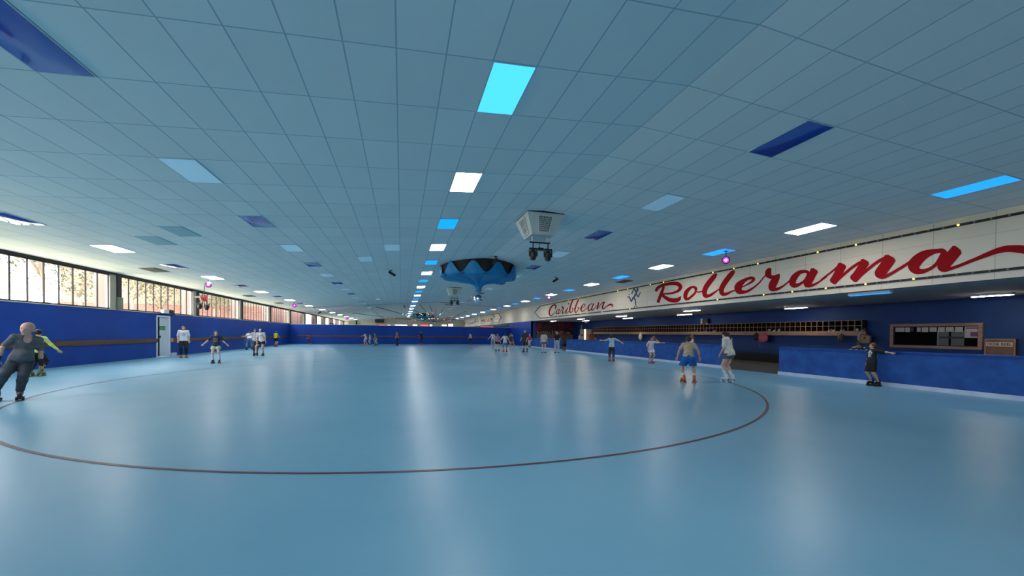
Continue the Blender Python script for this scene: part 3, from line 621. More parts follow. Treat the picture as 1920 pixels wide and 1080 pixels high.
# pigeonhole rack, two rows of boxes on a plank with hooks
RY0, RY1 = 12.54, 38.0
rk = empty('pigeonhole_rack', (XW, RY0, 1.6), 'long brown timber rack of two rows of pigeonholes on the navy wall', 'shelf rack')
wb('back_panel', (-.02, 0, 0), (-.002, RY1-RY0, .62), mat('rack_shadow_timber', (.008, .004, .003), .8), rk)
M_rackshade = mat('rack_shaded_timber', (.022, .011, .008), .8)  # near-black inner boards: pigeonhole shade put into the timber colour
for z in (0.10, .355, .60):
    sb_ = MB().box((-.34, 0, z), (-.335, RY1-RY0, z+.024)); sb_.cur = 1; sb_.box((-.335, 0, z), (-.02, RY1-RY0, z+.018)); sb_.build('shelf_board', [M_rack, M_rackshade], rk)
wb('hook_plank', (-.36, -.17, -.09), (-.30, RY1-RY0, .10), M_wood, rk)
dm = MB().box((-.34, -.013, .118), (-.335, .013, .60)); dm.cur = 1; dm.box((-.335, -.009, .118), (-.02, .009, .60)); dm = dm.mesh('divider'); dm.materials.append(M_rack); dm.materials.append(M_rackshade)
nd = int((RY1-RY0)/.278)
for i in range(nd+1):
    c = bpy.data.objects.new('divider', dm); C.objects.link(c); c.parent = rk; c.location = (0, i*(RY1-RY0)/nd, 0)
hk = MB().tube([(-.36, 0, 0), (-.41, 0, -.01), (-.41, 0, .03)], .008, 5).mesh('hook'); hk.materials.append(M_black)
for i in range(30):
    c = bpy.data.objects.new('hook', hk); C.objects.link(c); c.parent = rk; c.location = (0, .1+i*.85, 0)
# shoes and oddments in the pigeonholes
def shoe_thing(y, row, col, lab, big=1.0, kind='shoe'):
    z = 1.6+(.118 if row == 0 else .373)
    mt = mat('shoe_%d_%d_%d' % tuple(int(c*99) for c in col), col, .6)
    o = empty('shoe' if kind == 'shoe' else kind, (XW-.2, y, z), lab, kind, 'things left in the pigeonholes')
    if kind == 'shoe':
        b = MB(); b.smooth = True; b.ball((-.05, 0, .035*big), .05*big, 10, 6, (1.6, .8, .7)); b.ball((.02, 0, .055*big), .045*big, 10, 6, (1.2, .8, 1.1)); b.build('upper', mt, o)
        wb('sole', (-.13*big, -.036, 0), (.09*big, .036, .016), M_white, o)
    elif kind == 'bottle':
        MB().lathe([(0, 0), (.035, 0), (.035, .14), (.014, .17), (.014, .2), (0, .2)], (0, 0, 0), 12).build('bottle_body', mt, o); MB().lathe([(.017, .195), (.017, .22), (0, .22)], (0, 0, 0), 10).build('cap', M_white, o)
    else:
        b = MB(); b.smooth = True; b.ball((0, 0, .08*big), .09*big, 12, 7, (.8, .9, .9)); b.ball((-.03, .05, .05), .06*big, 10, 6, (1, 1, .8)); b.build('bundle', mt, o)
        wb('strap', (-.09, -.01, .02), (-.07, .01, .15), mt, o)
for px, row, col, lab, k in [(1384, 0, (.5, .5, .55), 'thin grey bottle in the rack above the pink backpack', 'bottle'), (1443, 0, (.55, .42, .25), 'tan cloth bundle in the pigeonhole right of the pink backpack', 'clothing'), (1454, 0, (.75, .68, .55), 'pale shoe in the pigeonhole beside the tan bundle', 'shoe'), (1462, 0, (.45, .55, .62), 'pale grey cloth bundle tall in its pigeonhole', 'clothing'), (1558, 0, (.6, .55, .5), 'beige shoe in the rack left of the dark hanging bag', 'shoe'), (1566, 0, (.5, .42, .38), 'brown shoe in the rack above the dark hanging bag', 'shoe'), (1581, 0, (.85, .85, .85), 'white shoe standing in the rack above the hanging bag', 'shoe'), (1607, 0, (.85, .85, .87), 'white bundle in the second last pigeonhole', 'clothing'), (1620, 0, (.3, .18, .15), 'brown shoe in the last pigeonhole', 'shoe'), (1308, 0, (.05, .12, .11), 'dark green bundle in the rack right of the ginger-haired girl', 'clothing'), (1316, 0, (.7, .68, .6), 'cream bottle in the rack left of the wall speaker', 'bottle'), (1322, 0, (.8, .8, .78), 'white bottle in the rack below the wall speaker', 'bottle'), (1340, 0, (.75, .7, .66), 'pale shoe in the rack behind the long-haired girl', 'shoe'), (1188, 0, (.6, .6, .55), 'small pale bottle in the rack above the white hanging bag', 'bottle')]:
    shoe_thing(atX(px, 615, XW-.2).y, row, col, lab, 1.2 if k != 'clothing' else .85, k)
# bags hanging from the hooks
def bag(px, ztop, w_, h_, col, lab, cat, long_=0):
    p = atX(px, 630, XW-.42); o = empty('hanging_bag' if cat != 'backpack' else 'backpack', (XW-.42, p.y, ztop), lab, cat, 'bags hanging under the rack')
    mt = noisy('bag_%d' % px, tuple(c*.8 for c in col), tuple(min(1, c*1.15) for c in col), 12, .75)
    b = MB(); b.smooth = True; b.ball((0, 0, -h_*.55), 1, 16, 12, (.11, w_/2, h_/2)); b.ball((-.05, w_*.1, -h_*.62), 1, 14, 8, (.09, w_*.3, h_*.25)); b.build('bag_body', mt, o)
    MB().tube([(0, -.04, -h_*.12), (.0, -.02, 0), (0, .02, .0), (0, .04, -h_*.12)], .012, 6).build('handle', mt, o)
    if long_: MB().tube([(-.09, w_*.15, -h_*.8), (-.1, w_*.2, -h_-long_*.6), (-.1, w_*.15, -h_-long_)], .018, 6).build('loose_strap', mt, o)
bag(1431, 1.66, .62, .55, (.42, .085, .13), 'pink backpack hanging from the rack above the gap in the barrier', 'backpack', .3)
bag(1418, 1.66, .30, .45, (.012, .012, .016), 'black jacket hanging left of the pink backpack', 'jacket')
bag(1201, 1.66, .45, .62, (.62, .60, .54), 'white drawstring bag hanging from the rack above the low barrier', 'bag')
bag(1577, 1.62, .28, .42, (.05, .06, .07), 'dark grey bag hanging near the right end of the rack', 'bag')
bag(1612, 1.62, .09, .36, (.45, .47, .5), 'thin pale cloth hanging left of the brown paper bag', 'cloth')
p = atX(1623, 640, XW-.42); o = empty('paper_bag', (XW-.42, p.y, 1.19), 'brown paper bag with a dark round mark hanging at the right end of the rack', 'paper bag')
wb('bag_body', (-.06, -.18, 0), (.06, .18, .33), noisy('kraft_paper', (.30, .17, .10), (.36, .21, .13), 8, .8), o)
MB().lathe([(0, 0), (.05, 0)], (-.062, 0, .22), 16, 'x').build('round_mark', M_black, o)
MB().tube([(0, -.08, .33), (0, -.05, .41), (0, .05, .41), (0, .08, .33)], .008, 5).build('handle', M_wood, o)
# wall speaker, exit light
p = atX(1325, 603, XW); o = empty('wall_speaker', (XW, p.y, 2.30), 'black box speaker on the navy wall above the rack', 'speaker')
wb('cabinet', (-.24, -.35, 0), (-.02, .12, .30), M_black, o); wb('side_light', (-.26, .14, -.02), (-.04, .27, .32), mat('pale_grey_plastic', (.42, .44, .46), .5), o); wb('bracket', (-.05, -.1, -.12), (0, .0, 0), M_white, o)
p = atX(1100, 604, XW); o = empty('emergency_light', (XW, p.y, 2.80), 'small white emergency light high on the navy wall left of the rack', 'emergency light')
wb('casing', (-.12, -.3, 0), (0, .3, .11), M_white, o); wb('lamp_cover', (-.11, -.26, -.05), (-.02, .26, 0), M_paleglow, o)
p = atX(1090.5, 613, XW); tag(wb('wall_notice', (XW-.02, p.y-.16, 2.1), (XW, p.y+.16, 2.55), mat('grey_notice', (.30, .36, .42), .7)), 'small grey notice on the navy wall left of the fridge', 'notice')
p = atX(1117, 617, XW); tag(wb('wall_dial', (XW-.06, p.y-.1, 1.95), (XW, p.y+.12, 2.12), M_white), 'small white switch box at the left end of the pigeonhole rack', 'switch')
p = atX(1089, 632, XW-.6); o = empty('water_bottle', (XW-.6, 40.75, .9), 'white plastic bottle standing beside the fridge behind the barrier', 'bottle')
MB().lathe([(0, 0), (.11, 0), (.12, .05), (.11, .36), (.05, .44), (0, .44)], (0, 0, 0), 16).build('bottle_body', M_white, o); MB().lathe([(.05, .43), (.05, .5), (0, .5)], (0, 0, 0), 12).build('cap', mat('orange_cap', (.5, .12, .03), .5), o)
wb('side_table', (XW-.85, 40.5, .0), (XW-.3, 41.3, .9), M_navy, None, 'dark side counter under the white bottle near the fridge', 'counter')
o = empty('drinks_fridge', (XW-.76, 39.0, 0.004), 'beige drinks fridge with a bright lit edge near the far end of the rack', 'fridge')
wb('cabinet', (.04, 0, 0), (.75, 1.4, 2.04), mat('fridge_beige', (.45, .42, .36), .5), o); wb('door', (0, .22, .1), (.04, 1.36, 1.98), mat('fridge_door', (.40, .38, .34), .4), o)
wb('handle', (-.03, .55, 1.3), (0, 1.0, 1.45), M_black, o); wb('lit_edge', (-.02, 0.0, .1), (.04, .2, 2.0), mat('fridge_light', (1, .9, .7), .4, emit=(1, .88, .62), es=2.5), o)
tag(wb('timber_side_panel', (XW-.7, 38.2, .004), (XW-.005, 38.9, 1.5), mat('orange_timber', (.30, .11, .035), .6)), 'orange-brown timber panel beside the fridge', 'panel')
# office window
o = empty('office_window', (XW, 8.87, 1.03), 'long timber-framed office window in the navy wall', 'window')
L_, H_ = 2.76, .98
f = MB()
for a, b in (((-.09, 0, 0), (.0, L_, .10)), ((-.09, 0, H_-.10), (0, L_, H_)), ((-.09, 0, .10), (0, .11, H_-.10)), ((-.09, L_-.11, .10), (0, L_, H_-.10))): f.box(a, b)
f.build('window_frame', M_wood, o)
f = MB()
for a, b in (((-.05, .11, .10), (-.01, L_-.11, .13)), ((-.05, .11, H_-.13), (-.01, L_-.11, H_-.10)), ((-.05, .11, .13), (-.01, .14, H_-.13)), ((-.05, L_-.14, .13), (-.01, L_-.11, H_-.13))): f.box(a, b)
f.build('inner_frame', M_dark, o)
wb('dark_office_back', (-.004, .11, .10), (-.002, L_-.11, H_-.10), mat('dark_office', (.004, .005, .006), .9, spec=.05), o)
pale = mat('office_fridge', (.10, .12, .13), .5)
for a, b in (((-.02, .93, .13), (-.006, 1.22, .70)), ((-.02, .50, .13), (-.006, .86, .70))): wb('office_cupboard', a, b, pale, o)
wb('cupboard_edge', (-.022, 1.22, .13), (-.006, 1.26, .70), mat('pale_edge', (.22, .26, .26), .5), o)
wb('cupboard_gap', (-.024, .5, .40), (-.01, 1.2, .47), M_black, o)
paper = mat('paper', (.55, .53, .49), .8)
xs = [(13, 37), (38, 52), (66, 77), (79, 99), (101, 122), (124, 145), (147, 170), (172, 194), ]
x0p, x1p = 1671.5, 1846.5
for i, (a, b) in enumerate([(272, 395), (398, 463), (547, 603), (610, 700), (710, 808), (816, 912), (918, 1028), (1034, 1146)]):
    ya, yb = atX(1640+a/6.857, 615, XW).y-8.87, atX(1640+b/6.857, 615, XW).y-8.87
    c = MB().box((-.035, yb+.008, H_-.32-(.01 if i % 2 else 0)), (-.03, ya-.008, H_-.145)).build('paper_sheet', paper, o)
ya, yb = atX(1640+1165/6.857, 615, XW).y-8.87, atX(1640+1368/6.857, 615, XW).y-8.87
c = wb('poster', (-.035, yb, H_-.55), (-.03, ya, H_-.135), mat('poster_lilac', (.50, .45, .50), .7), o)
wb('poster_patch', (-.038, yb+.01, H_-.50), (-.035, yb+(ya-yb)*.62, H_-.33), mat('poster_purple', (.16, .07, .17), .7), c); wb('poster_heading', (-.038, yb+.02, H_-.21), (-.035, ya-.03, H_-.17), M_black, c)
ya, yb = atX(1640+466/6.857, 615, XW).y-8.87, atX(1640+510/6.857, 615, XW).y-8.87
wb('purple_card', (-.035, yb, H_-.31), (-.03, ya, H_-.15), mat('card_purple', (.07, .025, .09), .7), o)
MB().quad((-.06, .11, .10), (-.06, L_-.11, .10), (-.06, L_-.11, H_-.10), (-.06, .11, H_-.10)).build('glass_pane', glass_mat('office_glass', (.9, .9, .9), .015), o)
# hose reel cabinet
o = empty('hose_reel_cabinet', (XW, 8.05, .62), 'brown hose reel cabinet with a cream name plate on the navy wall', 'cabinet')
wb('box', (-.12, 0, 0), (-.003, .74, .82), noisy('cabinet_timber', (.14, .07, .05), (.19, .10, .07), 6, .6), o)
f = MB()
for a, b in (((-.14, 0, .77), (-.12, .74, .82)), ((-.14, 0, 0), (-.12, .04, .77)), ((-.14, .70, 0), (-.12, .74, .77))): f.box(a, b)
f.build('door_trim', M_wood, o)
wb('name_plate', (-.15, .06, .55), (-.125, .69, .70), mat('plate_cream', (.55, .50, .42), .6), o)
f = MB(); f.smooth = True; f.lathe([(0, .0), (.16, 0), (.16, .03), (0, .03)], (-.17, .14, .04), 20, 'x'); f.build('hose_reel', M_black, o)
tc = bpy.data.curves.new('hose_text', 'FONT'); tc.body = 'HOSE REEL'; tc.size = .135; tc.extrude = .002; tc.align_x = 'CENTER'; tc.align_y = 'CENTER'; tc.offset = .003; tc.space_character = 1.05
t_ = bpy.data.objects.new('hose_text', tc); C.objects.link(t_)
dg = bpy.context.evaluated_depsgraph_get(); me = bpy.data.meshes.new_from_object(t_.evaluated_get(dg)); bpy.data.objects.remove(t_)
xs = [v.co.x for v in me.vertices]; sx = .57/(max(xs)-min(xs))
for v in me.vertices: v.co.x *= sx
t_ = link('lettering', me, mat('plate_text', (.09, .025, .02), .6), o); t_.location = (-.155, .375, .625); t_.rotation_euler = (math.pi/2, 0, -math.pi/2)
# strip lamps under the low ceiling
lm = mat('batten_tube', (1, .9, .7), .4, emit=(1, .86, .62), es=20)
for i, (x, y, L2, nm) in enumerate([(18.8, 8.1, .95, 'nearest strip lamp under the low ceiling, above the office window'), (18.85, 14.8, 1.1, 'strip lamp under the low ceiling right of the tan-shirted boy, far side'), (16.0, 18.7, 1.2, 'strip lamp close behind the band, above the tan-shirted boy'), (18.5, 22.3, 1.3, 'rear strip lamp of the pair above the tan-shirted boy'), (16.1, 26.3, 1.3, 'front strip lamp of the pair right of the word Caribbean'), (18.5, 29.2, 1.3, 'rear strip lamp of the pair right of the word Caribbean'), (15.9, 32.8, 1.3, 'front strip lamp below the word Caribbean'), (18.2, 36.5, 1.3, 'rear strip lamp below the word Caribbean'), (15.9, 39.6, 1.3, 'farthest strip lamp in front of the red mural'), (17.2, 2.0, 1.2, 'strip lamp under the low ceiling outside the picture on the right')]):
    o = empty('strip_lamp', (x, y, FB-.09), nm, 'ceiling lamp', 'strip lamps under the low ceiling')
    wb('housing', (-.10, -L2/2, .02), (.10, L2/2, .09), M_white, o); MB().box((-.07, -L2/2+.02, 0), (.07, L2/2-.02, .02)).build('tube', lm, o)
o = empty('strip_lamp', (14.9, 9.2, FB-.09), 'blue glowing strip lamp under the low ceiling behind the band', 'ceiling lamp', 'strip lamps under the low ceiling')
wb('housing', (-.08, -.6, .02), (.08, .6, .09), M_white, o); wb('tube', (-.05, -.58, 0), (.05, .58, .02), M_litb, o)
# mural on the end wall
ml = noisy('mural_dark', (.010, .006, .012), (.03, .02, .04), 8, .7)
x0, x1 = atY(1006, 615, 42.55).x, atY(1074, 615, 42.55).x
mb = MB(); mb.box((x0, 42.54, .3), (x1, 42.598, 2.86)); mu = mb.build('mural', noisy('mural_ink', (.012, .008, .018), (.22, .006, .035), 2.2, .7, 6, ramp=(.45, .72)))
tag(mu, 'dark mural with red haze and pale squiggled lettering on the side room end wall', 'mural')
wb('lower_picture', (x0, 42.52, .3), (x1, 42.54, 1.45), noisy('mural_crowd', (.045, .04, .035), (.17, .14, .11), 9, .8, 8), mu)
sq = MB()
random.seed(3)
for i in range(15):
    xa = x0+.1+i*(x1-x0-.3)/15; pts = [(xa+random.uniform(-.06, .26), 42.52, 1.52+random.uniform(-.06, .30)) for _ in range(4)]
    sq.tube(pts, .026, 4)
sq.build('squiggles', mat('mural_pink', (.55, .33, .33), .7), mu)
# emergency exit door in the left wall
o = tag(MB().box((XL-.10, DY0+.12, 0.01), (XL-.05, DY1-.12, 2.13)).build('door_1', noisy('door_white', (.60, .66, .72), (.68, .72, .78), 2, .45)), kind='structure')
f = MB().box((XL-.14, DY1-.13, 0), (XL+.04, DY1, 2.17)).box((XL-.14, DY0, 0), (XL+.0, DY0+.13, 2.17)).box((XL-.14, DY0, 2.12), (XL+.03, DY1, 2.19))
f.build('door_frame', M_white, o); wb('door_gap_strip', (XL-.05, DY0+.17, .05), (XL+.03, DY0+.22, 2.1), M_dark, o)
wb('push_bar', (XL-.05, DY0+.16, 1.0), (XL+.05, DY0+.3, 1.12), M_black, o)
sgn = wb('exit_sign', (XL-.05, DY0+.24, 1.42), (XL-.035, DY1-.32, 1.58), mat('sign_green', (.10, .32, .06), .6), o); wb('sign_top_band', (XL-.048, DY0+.24, 1.58), (XL-.033, DY1-.32, 1.63), mat('sign_dark_green', (.01, .12, .09), .6), o)
wb('white_foot_block', (XL, DY1+.01, 0), (XL+.1, DY1+.5, .17), M_kick, None, 'small white block on the floor at the end of the blue wall by the door', 'block')
wb('rail_end_block', (XL, DY1-.02, .76), (XL+.10, DY1+.16, .98), mat('pale_timber', (.48, .30, .20), .6), None, 'pale timber end block of the kick rail beside the door', 'block')
o = empty('exit_lamp', (XL, 25.3, ZS+.03), 'small white and black emergency lamp above the exit door', 'emergency light')
wb('white_casing', (-.05, -.35, .0), (.1, .15, .20), M_white, o); wb('dark_lamp', (-.05, .2, 0), (.12, .32, .22), M_black, o); wb('dark_lamp', (-.05, .42, 0), (.12, .54, .2), M_black, o); wb('base', (-.05, -.6, -.05), (.12, .7, .0), M_dark, o)
# electric box on the column
tag(wb('switch_board', (XL-.01, 21.55, ZS+.04), (XL+.08, 21.85, ZS+.58), noisy('board_grey', (.22, .22, .16), (.3, .3, .22), 20, .6)), 'grey-green switch board at the foot of the dark window column', 'switch board')
# far games area seen over the far wall: lit signs, air conditioner
for i, (px, w_, h_, cr, es, lab) in enumerate([(716, 1.7, .30, (1, .12, .1), 1.2, 'small red lit sign over the far wall below the dark vent'), (729, .8, .35, (.9, .9, .9), .9, 'small white lit sign right of the red one over the far wall'), (752, 2.8, .45, (.85, .87, .85), .9, 'pale lit panel over the far wall left of the distant canopy'), (778, 1.1, .55, (1, .75, .45), 1.1, 'warm lit sign over the far wall left of the light strings'), (796, 1.9, .45, (.9, .1, .08), 1.0, 'red lit sign over the far wall below the canopy'), (808, .6, .45, (1, 1, .95), 2.0, 'bright white lamp over the far wall left of the light strings'), (833, 1.2, .40, (1, .95, .85), 1.6, 'cream lit sign over the far wall right of the light strings'), (845, 1.2, .8, (1, .7, .5), 1.3, 'peach lit sign over the far wall right of the light strings'), (913, 3.8, .3, (.95, .05, .03), 1.3, 'row of red lights over the far wall below the painted sign')]):
    Yf = 91.0 if px < 900 else 60.0; x = atY(px, 611, Yf).x; zz = atY(px, 610 if px < 900 else 612.5, Yf).z
    x2 = min(x, XF-w_/2*(Yf/91)-.1) if px < 900 else x
    if px > 900: w_, h_ = 2.2, .2
    o = empty('lit_sign', (x2, Yf, zz), lab, 'lit sign', 'lit signs over the far wall')
    wb('casing', (-w_/2, 0, -h_/2), (w_/2, .15, h_/2), M_black, o)
    wb('lit_face', (-w_/2+.06, -.03, -h_/2+.06), (w_/2-.06, 0, h_/2-.06), mat('far_sign_%d' % i, tuple(c*.8 for c in cr), .5, emit=cr, es=es), o)
    for sx in (-w_/2+.1, w_/2-.1): MB().tube([(sx, .08, h_/2), (sx, .08, (zc(x2) if x2 < XF else FB)-zz)], .015, 5).build('hanger', M_black, o)
o = empty('wall_air_conditioner', (atY(712, 604, YE).x, YE, 3.7), 'small dark box grille high on the far cream wall', 'air conditioner')
wb('casing', (-1.0, -.3, -.1), (1.0, -.01, .75), mat('ac_grey', (.12, .13, .12), .6), o)
for i in range(4): wb('slat', (-.9, -.34, .02+i*.18), (.9, -.3, .1+i*.18), M_black, o)
for i, px in enumerate((657.5, 666, 672)):
    x = atY(px, 606, YE).x; tag(wb('wall_poster', (x-.5, YE-.04, 3.2), (x+.45, YE-.01, 4.0), noisy('far_poster_%d' % i, (.35, .38, .30), (.55, .55, .45), 3, .7)), ['grey notice nearest the far windows on the far cream wall', 'middle grey notice on the far cream wall', 'right grey notice on the far cream wall'][i], 'notice', 'notices on the far wall')
# ================================================================== OUTSIDE
M_ground = noisy('bounce_ground', (.62, .60, .38), (.72, .68, .45), .3, .9)  # unseen ground kept bright and yellowish to bounce light onto the ceiling
struct('ground_outside', MB().box((XL-140, YB-60, -.35), (XL-.31, YE+120, -.3)), M_ground)
M_clad = grid_mat('corrugated_cladding', (.20, .17, .125), (.15, .12, .09), .22, 40, .06, .01, .7, .02, use='Object')
def brick_mat():
    mt = mat('red_brick', (.3, .12, .08), .85); n, l, b = nodes(mt); tc = n.new('ShaderNodeTexCoord'); mp = n.new('ShaderNodeMapping'); mp.inputs['Rotation'].default_value = (math.pi/2, 0, 0)
    br = n.new('ShaderNodeTexBrick'); br.inputs['Color1'].default_value = (.19, .080, .060, 1); br.inputs['Color2'].default_value = (.16, .068, .05, 1); br.inputs['Mortar'].default_value = (.17, .13, .11, 1); br.inputs['Scale'].default_value = 1.0
    br.inputs['Brick Width'].default_value = .5; br.inputs['Row Height'].default_value = .17; br.inputs['Mortar Size'].default_value = .015
    l.new(tc.outputs['Object'], mp.inputs[0]); l.new(mp.outputs[0], br.inputs['Vector']); l.new(br.outputs['Color'], b.inputs['Base Color']); return mt
BTOP = atY(185, 568, 52).z
o = empty('warehouse_building', (-24, 52, 0), 'cream corrugated warehouse with a red brick base outside the windows', 'building')
wb('brick_base', (-10.5, 0, -.3), (9.4, 14, BTOP), brick_mat(), o); wb('clad_wall', (-10.3, .15, BTOP), (9.3, 13.8, 12.5), M_clad, o); wb('roof', (-10.7, -.2, 12.5), (9.6, 14.2, 12.8), M_frame, o)
wb('clerestory_window', (0, .1, 6.2), (1.2, .14, 7.0), mat('pinkish_window', (.45, .25, .2), .3), o)
o = empty('distant_shed', (-62, 62, 0), 'distant grey shed roof seen through the nearest windows', 'building'); wb('walls', (-6, 0, -.3), (6.5, 8, 7.2), mat('shed_wall', (.75, .75, .75), .8), o); wb('roof', (-6.8, -.5, 7.2), (7.3, 9, 9.6), mat('shed_roof', (.20, .19, .17), .8), o)
M_bark = noisy('pale_bark', (.14, .10, .075), (.24, .19, .15), 3, .85, stretch=(1, 1, .3))
M_leaf = [mat('leaf_olive', (.060, .054, .018), .8), mat('leaf_yellow', (.12, .095, .028), .8), mat('leaf_green', (.035, .045, .013), .8)]
def tree(x, y, h, lab, dens=900, lean=.1, seed=1, crown=2.2, lo=.45):
    rnd = random.Random(seed); o = empty('tree', (x, y, -.3), lab, 'tree', 'trees outside the windows')
    t = MB(); t.smooth = True; tips = []
    def br(p, d_, L, r, lv):
        q = p+d_*L; mid = (p+q)/2+Vector((rnd.uniform(-1, 1), rnd.uniform(-1, 1), 0))*L*.06
        t.tube([p, mid, q], [r, r*.85, r*.68], 7)
        if lv >= 3: tips.append(q); return
        if lv >= 1: tips.append(mid)
        for _ in range(3 if lv < 2 else 2):
            nd_ = (d_+Vector((rnd.uniform(-1, 1), rnd.uniform(-1, 1), rnd.uniform(-.25, .6)))*.75).normalized(); br(q, nd_, L*rnd.uniform(.55, .75), r*.6, lv+1)
    br(Vector((0, 0, 0)), Vector((lean, -lean*.5, 1)).normalized(), h*lo, .085*h/6, 0)
    t.build('trunk', M_bark, o)
    lf = MB()
    for k in range(dens):
        c = rnd.choice(tips)+Vector((rnd.gauss(0, 1), rnd.gauss(0, 1), rnd.gauss(0, .8)))*crown*.26
        lf.cur = rnd.randrange(3); a = Vector((rnd.uniform(-1, 1), rnd.uniform(-1, 1), rnd.uniform(-1, 1))).normalized(); b = a.orthogonal().normalized(); s_ = rnd.uniform(.07, .15)
        lf.quad(c-a*s_, c+b*s_*.35, c+a*s_, c-b*s_*.35)
    lf.build('foliage', M_leaf, o)
for i, (px, Yt, h, dn, ln, cr, lab) in enumerate([(172, 36, 9.5, 2600, -.28, 3.0, 'leaning olive tree seen through the first window bay'), (95, 30, 10.5, 1500, -.1, 3.0, 'sparse tree at the left edge of the window view'), (247, 44, 10, 1700, .02, 2.4, 'slender pale-trunked tree in the second window bay'), (325, 47, 9, 900, -.35, 2.6, 'bare-branched leaning tree in the second window bay'), (395, 47.5, 9, 1500, .1, 2.6, 'yellow-green tree in the third window bay'), (418, 50.5, 9, 1700, -.1, 2.6, 'dense yellow-green tree in the third window bay'), (540, 72, 10, 1800, 0, 3.2, 'green tree beyond the warehouse, fifth window bay'), (562, 84, 11, 1700, 0, 3.4, 'green tree beyond the warehouse, sixth window bay'), (590, 105, 12, 1500, 0, 3.6, 'distant green tree seen in the far windows')]):
    d_ = ray(px, 560); x = d_[0]/d_[1]*Yt; tree(x, Yt, h, lab, int(dn*1.7), ln, i+11, cr)
# ================================================================== PEOPLE
def nz(v): v = np.array(v, float); return v/(np.linalg.norm(v)+1e-12)
class SDF:
    """smooth union of simple solids, meshed by surface nets"""
    def __init__(s, k=.02): s.p = []; s.k = k
    def cone(s, a, b, ra, rb, k=None): s.p.append(('c', np.array(a, float), np.array(b, float), ra, rb, k)); return s
    def ell(s, c, r, R=None, k=None): s.p.append(('e', np.array(c, float), np.array(r, float), np.eye(3) if R is None else np.array(R), None, k)); return s
    def mesh(s, h, cuts=(), subs=()):
        lo = np.full(3, 1e9); hi = -lo
        for p in s.p:
            if p[0] == 'c': r = max(p[3], p[4]); a = np.minimum(p[1], p[2])-r; b = np.maximum(p[1], p[2])+r
            else: r = p[2].max(); a = p[1]-r; b = p[1]+r
            lo = np.minimum(lo, a); hi = np.maximum(hi, b)
        lo -= s.k+2.5*h; hi += s.k+2.5*h; n = np.ceil((hi-lo)/h).astype(int)+1
        D = np.full(n, 1.0); ax = [lo[i]+h*np.arange(n[i]) for i in range(3)]
        for p in s.p:
            if p[0] == 'c': r = max(p[3], p[4]); a = np.minimum(p[1], p[2])-r; b = np.maximum(p[1], p[2])+r
            else: r = p[2].max(); a = p[1]-r; b = p[1]+r
            kk = p[5] or s.k; i0 = np.maximum(((a-kk-2*h-lo)/h).astype(int), 0); i1 = np.minimum(((b+kk+2*h-lo)/h).astype(int)+2, n)
            X = np.stack(np.meshgrid(*[ax[i][i0[i]:i1[i]] for i in range(3)], indexing='ij'), -1)
            if p[0] == 'c':
                ab = p[2]-p[1]; t = np.clip(((X-p[1])@ab)/max(ab@ab, 1e-9), 0, 1); d = np.linalg.norm(X-p[1]-t[..., None]*ab, axis=-1)-(p[3]+(p[4]-p[3])*t)
            else:
                q = (X-p[1])@p[3].T; k0 = np.linalg.norm(q/p[2], axis=-1); k1 = np.linalg.norm(q/p[2]**2, axis=-1); d = k0*(k0-1)/np.maximum(k1, 1e-6)
            sl = tuple(slice(i0[i], i1[i]) for i in range(3)); o = D[sl]
            hh = np.maximum(kk-np.abs(o-d), 0)/kk; D[sl] = np.minimum(o, d)-hh*hh*kk*.25
        if cuts or subs:
            X = np.stack(np.meshgrid(*ax, indexing='ij'), -1)
            for c in cuts: D = np.maximum(D, (X-np.array(c[0]))@nz(c[1]))
            for c, r in subs: D = np.maximum(D, -(np.linalg.norm((X-np.array(c))/(np.array(r)/np.max(r)), axis=-1)-np.max(r)))
        return nets(D, lo, h)
def nets(D, lo, h):
    ins = D < 0; nx, ny, nz_ = D.shape
    c = [(i, j, k) for i in (0, 1) for j in (0, 1) for k in (0, 1)]
    S = sum(ins[i:nx-1+i, j:ny-1+j, k:nz_-1+k].astype(np.int8) for i, j, k in c)
    act = (S > 0) & (S < 8); I = np.argwhere(act); idx = np.full(act.shape, -1, int); idx[act] = np.arange(len(I))
    acc = np.zeros((len(I), 3)); cnt = np.zeros(len(I))
    for a in c:
        for axx in range(3):
            if a[axx]: continue
            b = list(a); b[axx] = 1
            da = D[I[:, 0]+a[0], I[:, 1]+a[1], I[:, 2]+a[2]]; db = D[I[:, 0]+b[0], I[:, 1]+b[1], I[:, 2]+b[2]]
            m_ = (da < 0) != (db < 0); t = np.where(m_, da/np.where(m_, da-db, 1), 0); q = np.array(a, float)[None].repeat(len(I), 0); q[:, axx] += t
            acc[m_] += q[m_]; cnt[m_] += 1
    V = lo+h*(I+acc/cnt[:, None]); F = []
    for axx in range(3):
        u, w = (axx+1) % 3, (axx+2) % 3; sh = [slice(None)]*3; s2 = [slice(None)]*3; sh[axx] = slice(0, -1); s2[axx] = slice(1, None)
        A, B = ins[tuple(sh)], ins[tuple(s2)]; E_ = np.argwhere(A != B)
        E_ = E_[(E_[:, u] > 0) & (E_[:, w] > 0) & (E_[:, u] < D.shape[u]-1) & (E_[:, w] < D.shape[w]-1)]
        fl = A[E_[:, 0], E_[:, 1], E_[:, 2]]
        def g(du, dw):
            q = E_.copy(); q[:, u] -= du; q[:, w] -= dw; return idx[q[:, 0], q[:, 1], q[:, 2]]
        q = np.stack([g(0, 0), g(1, 0), g(1, 1), g(0, 1)], 1); q[~fl] = q[~fl][:, ::-1]; F.append(q[(q >= 0).all(1)])
    return V, np.concatenate(F)
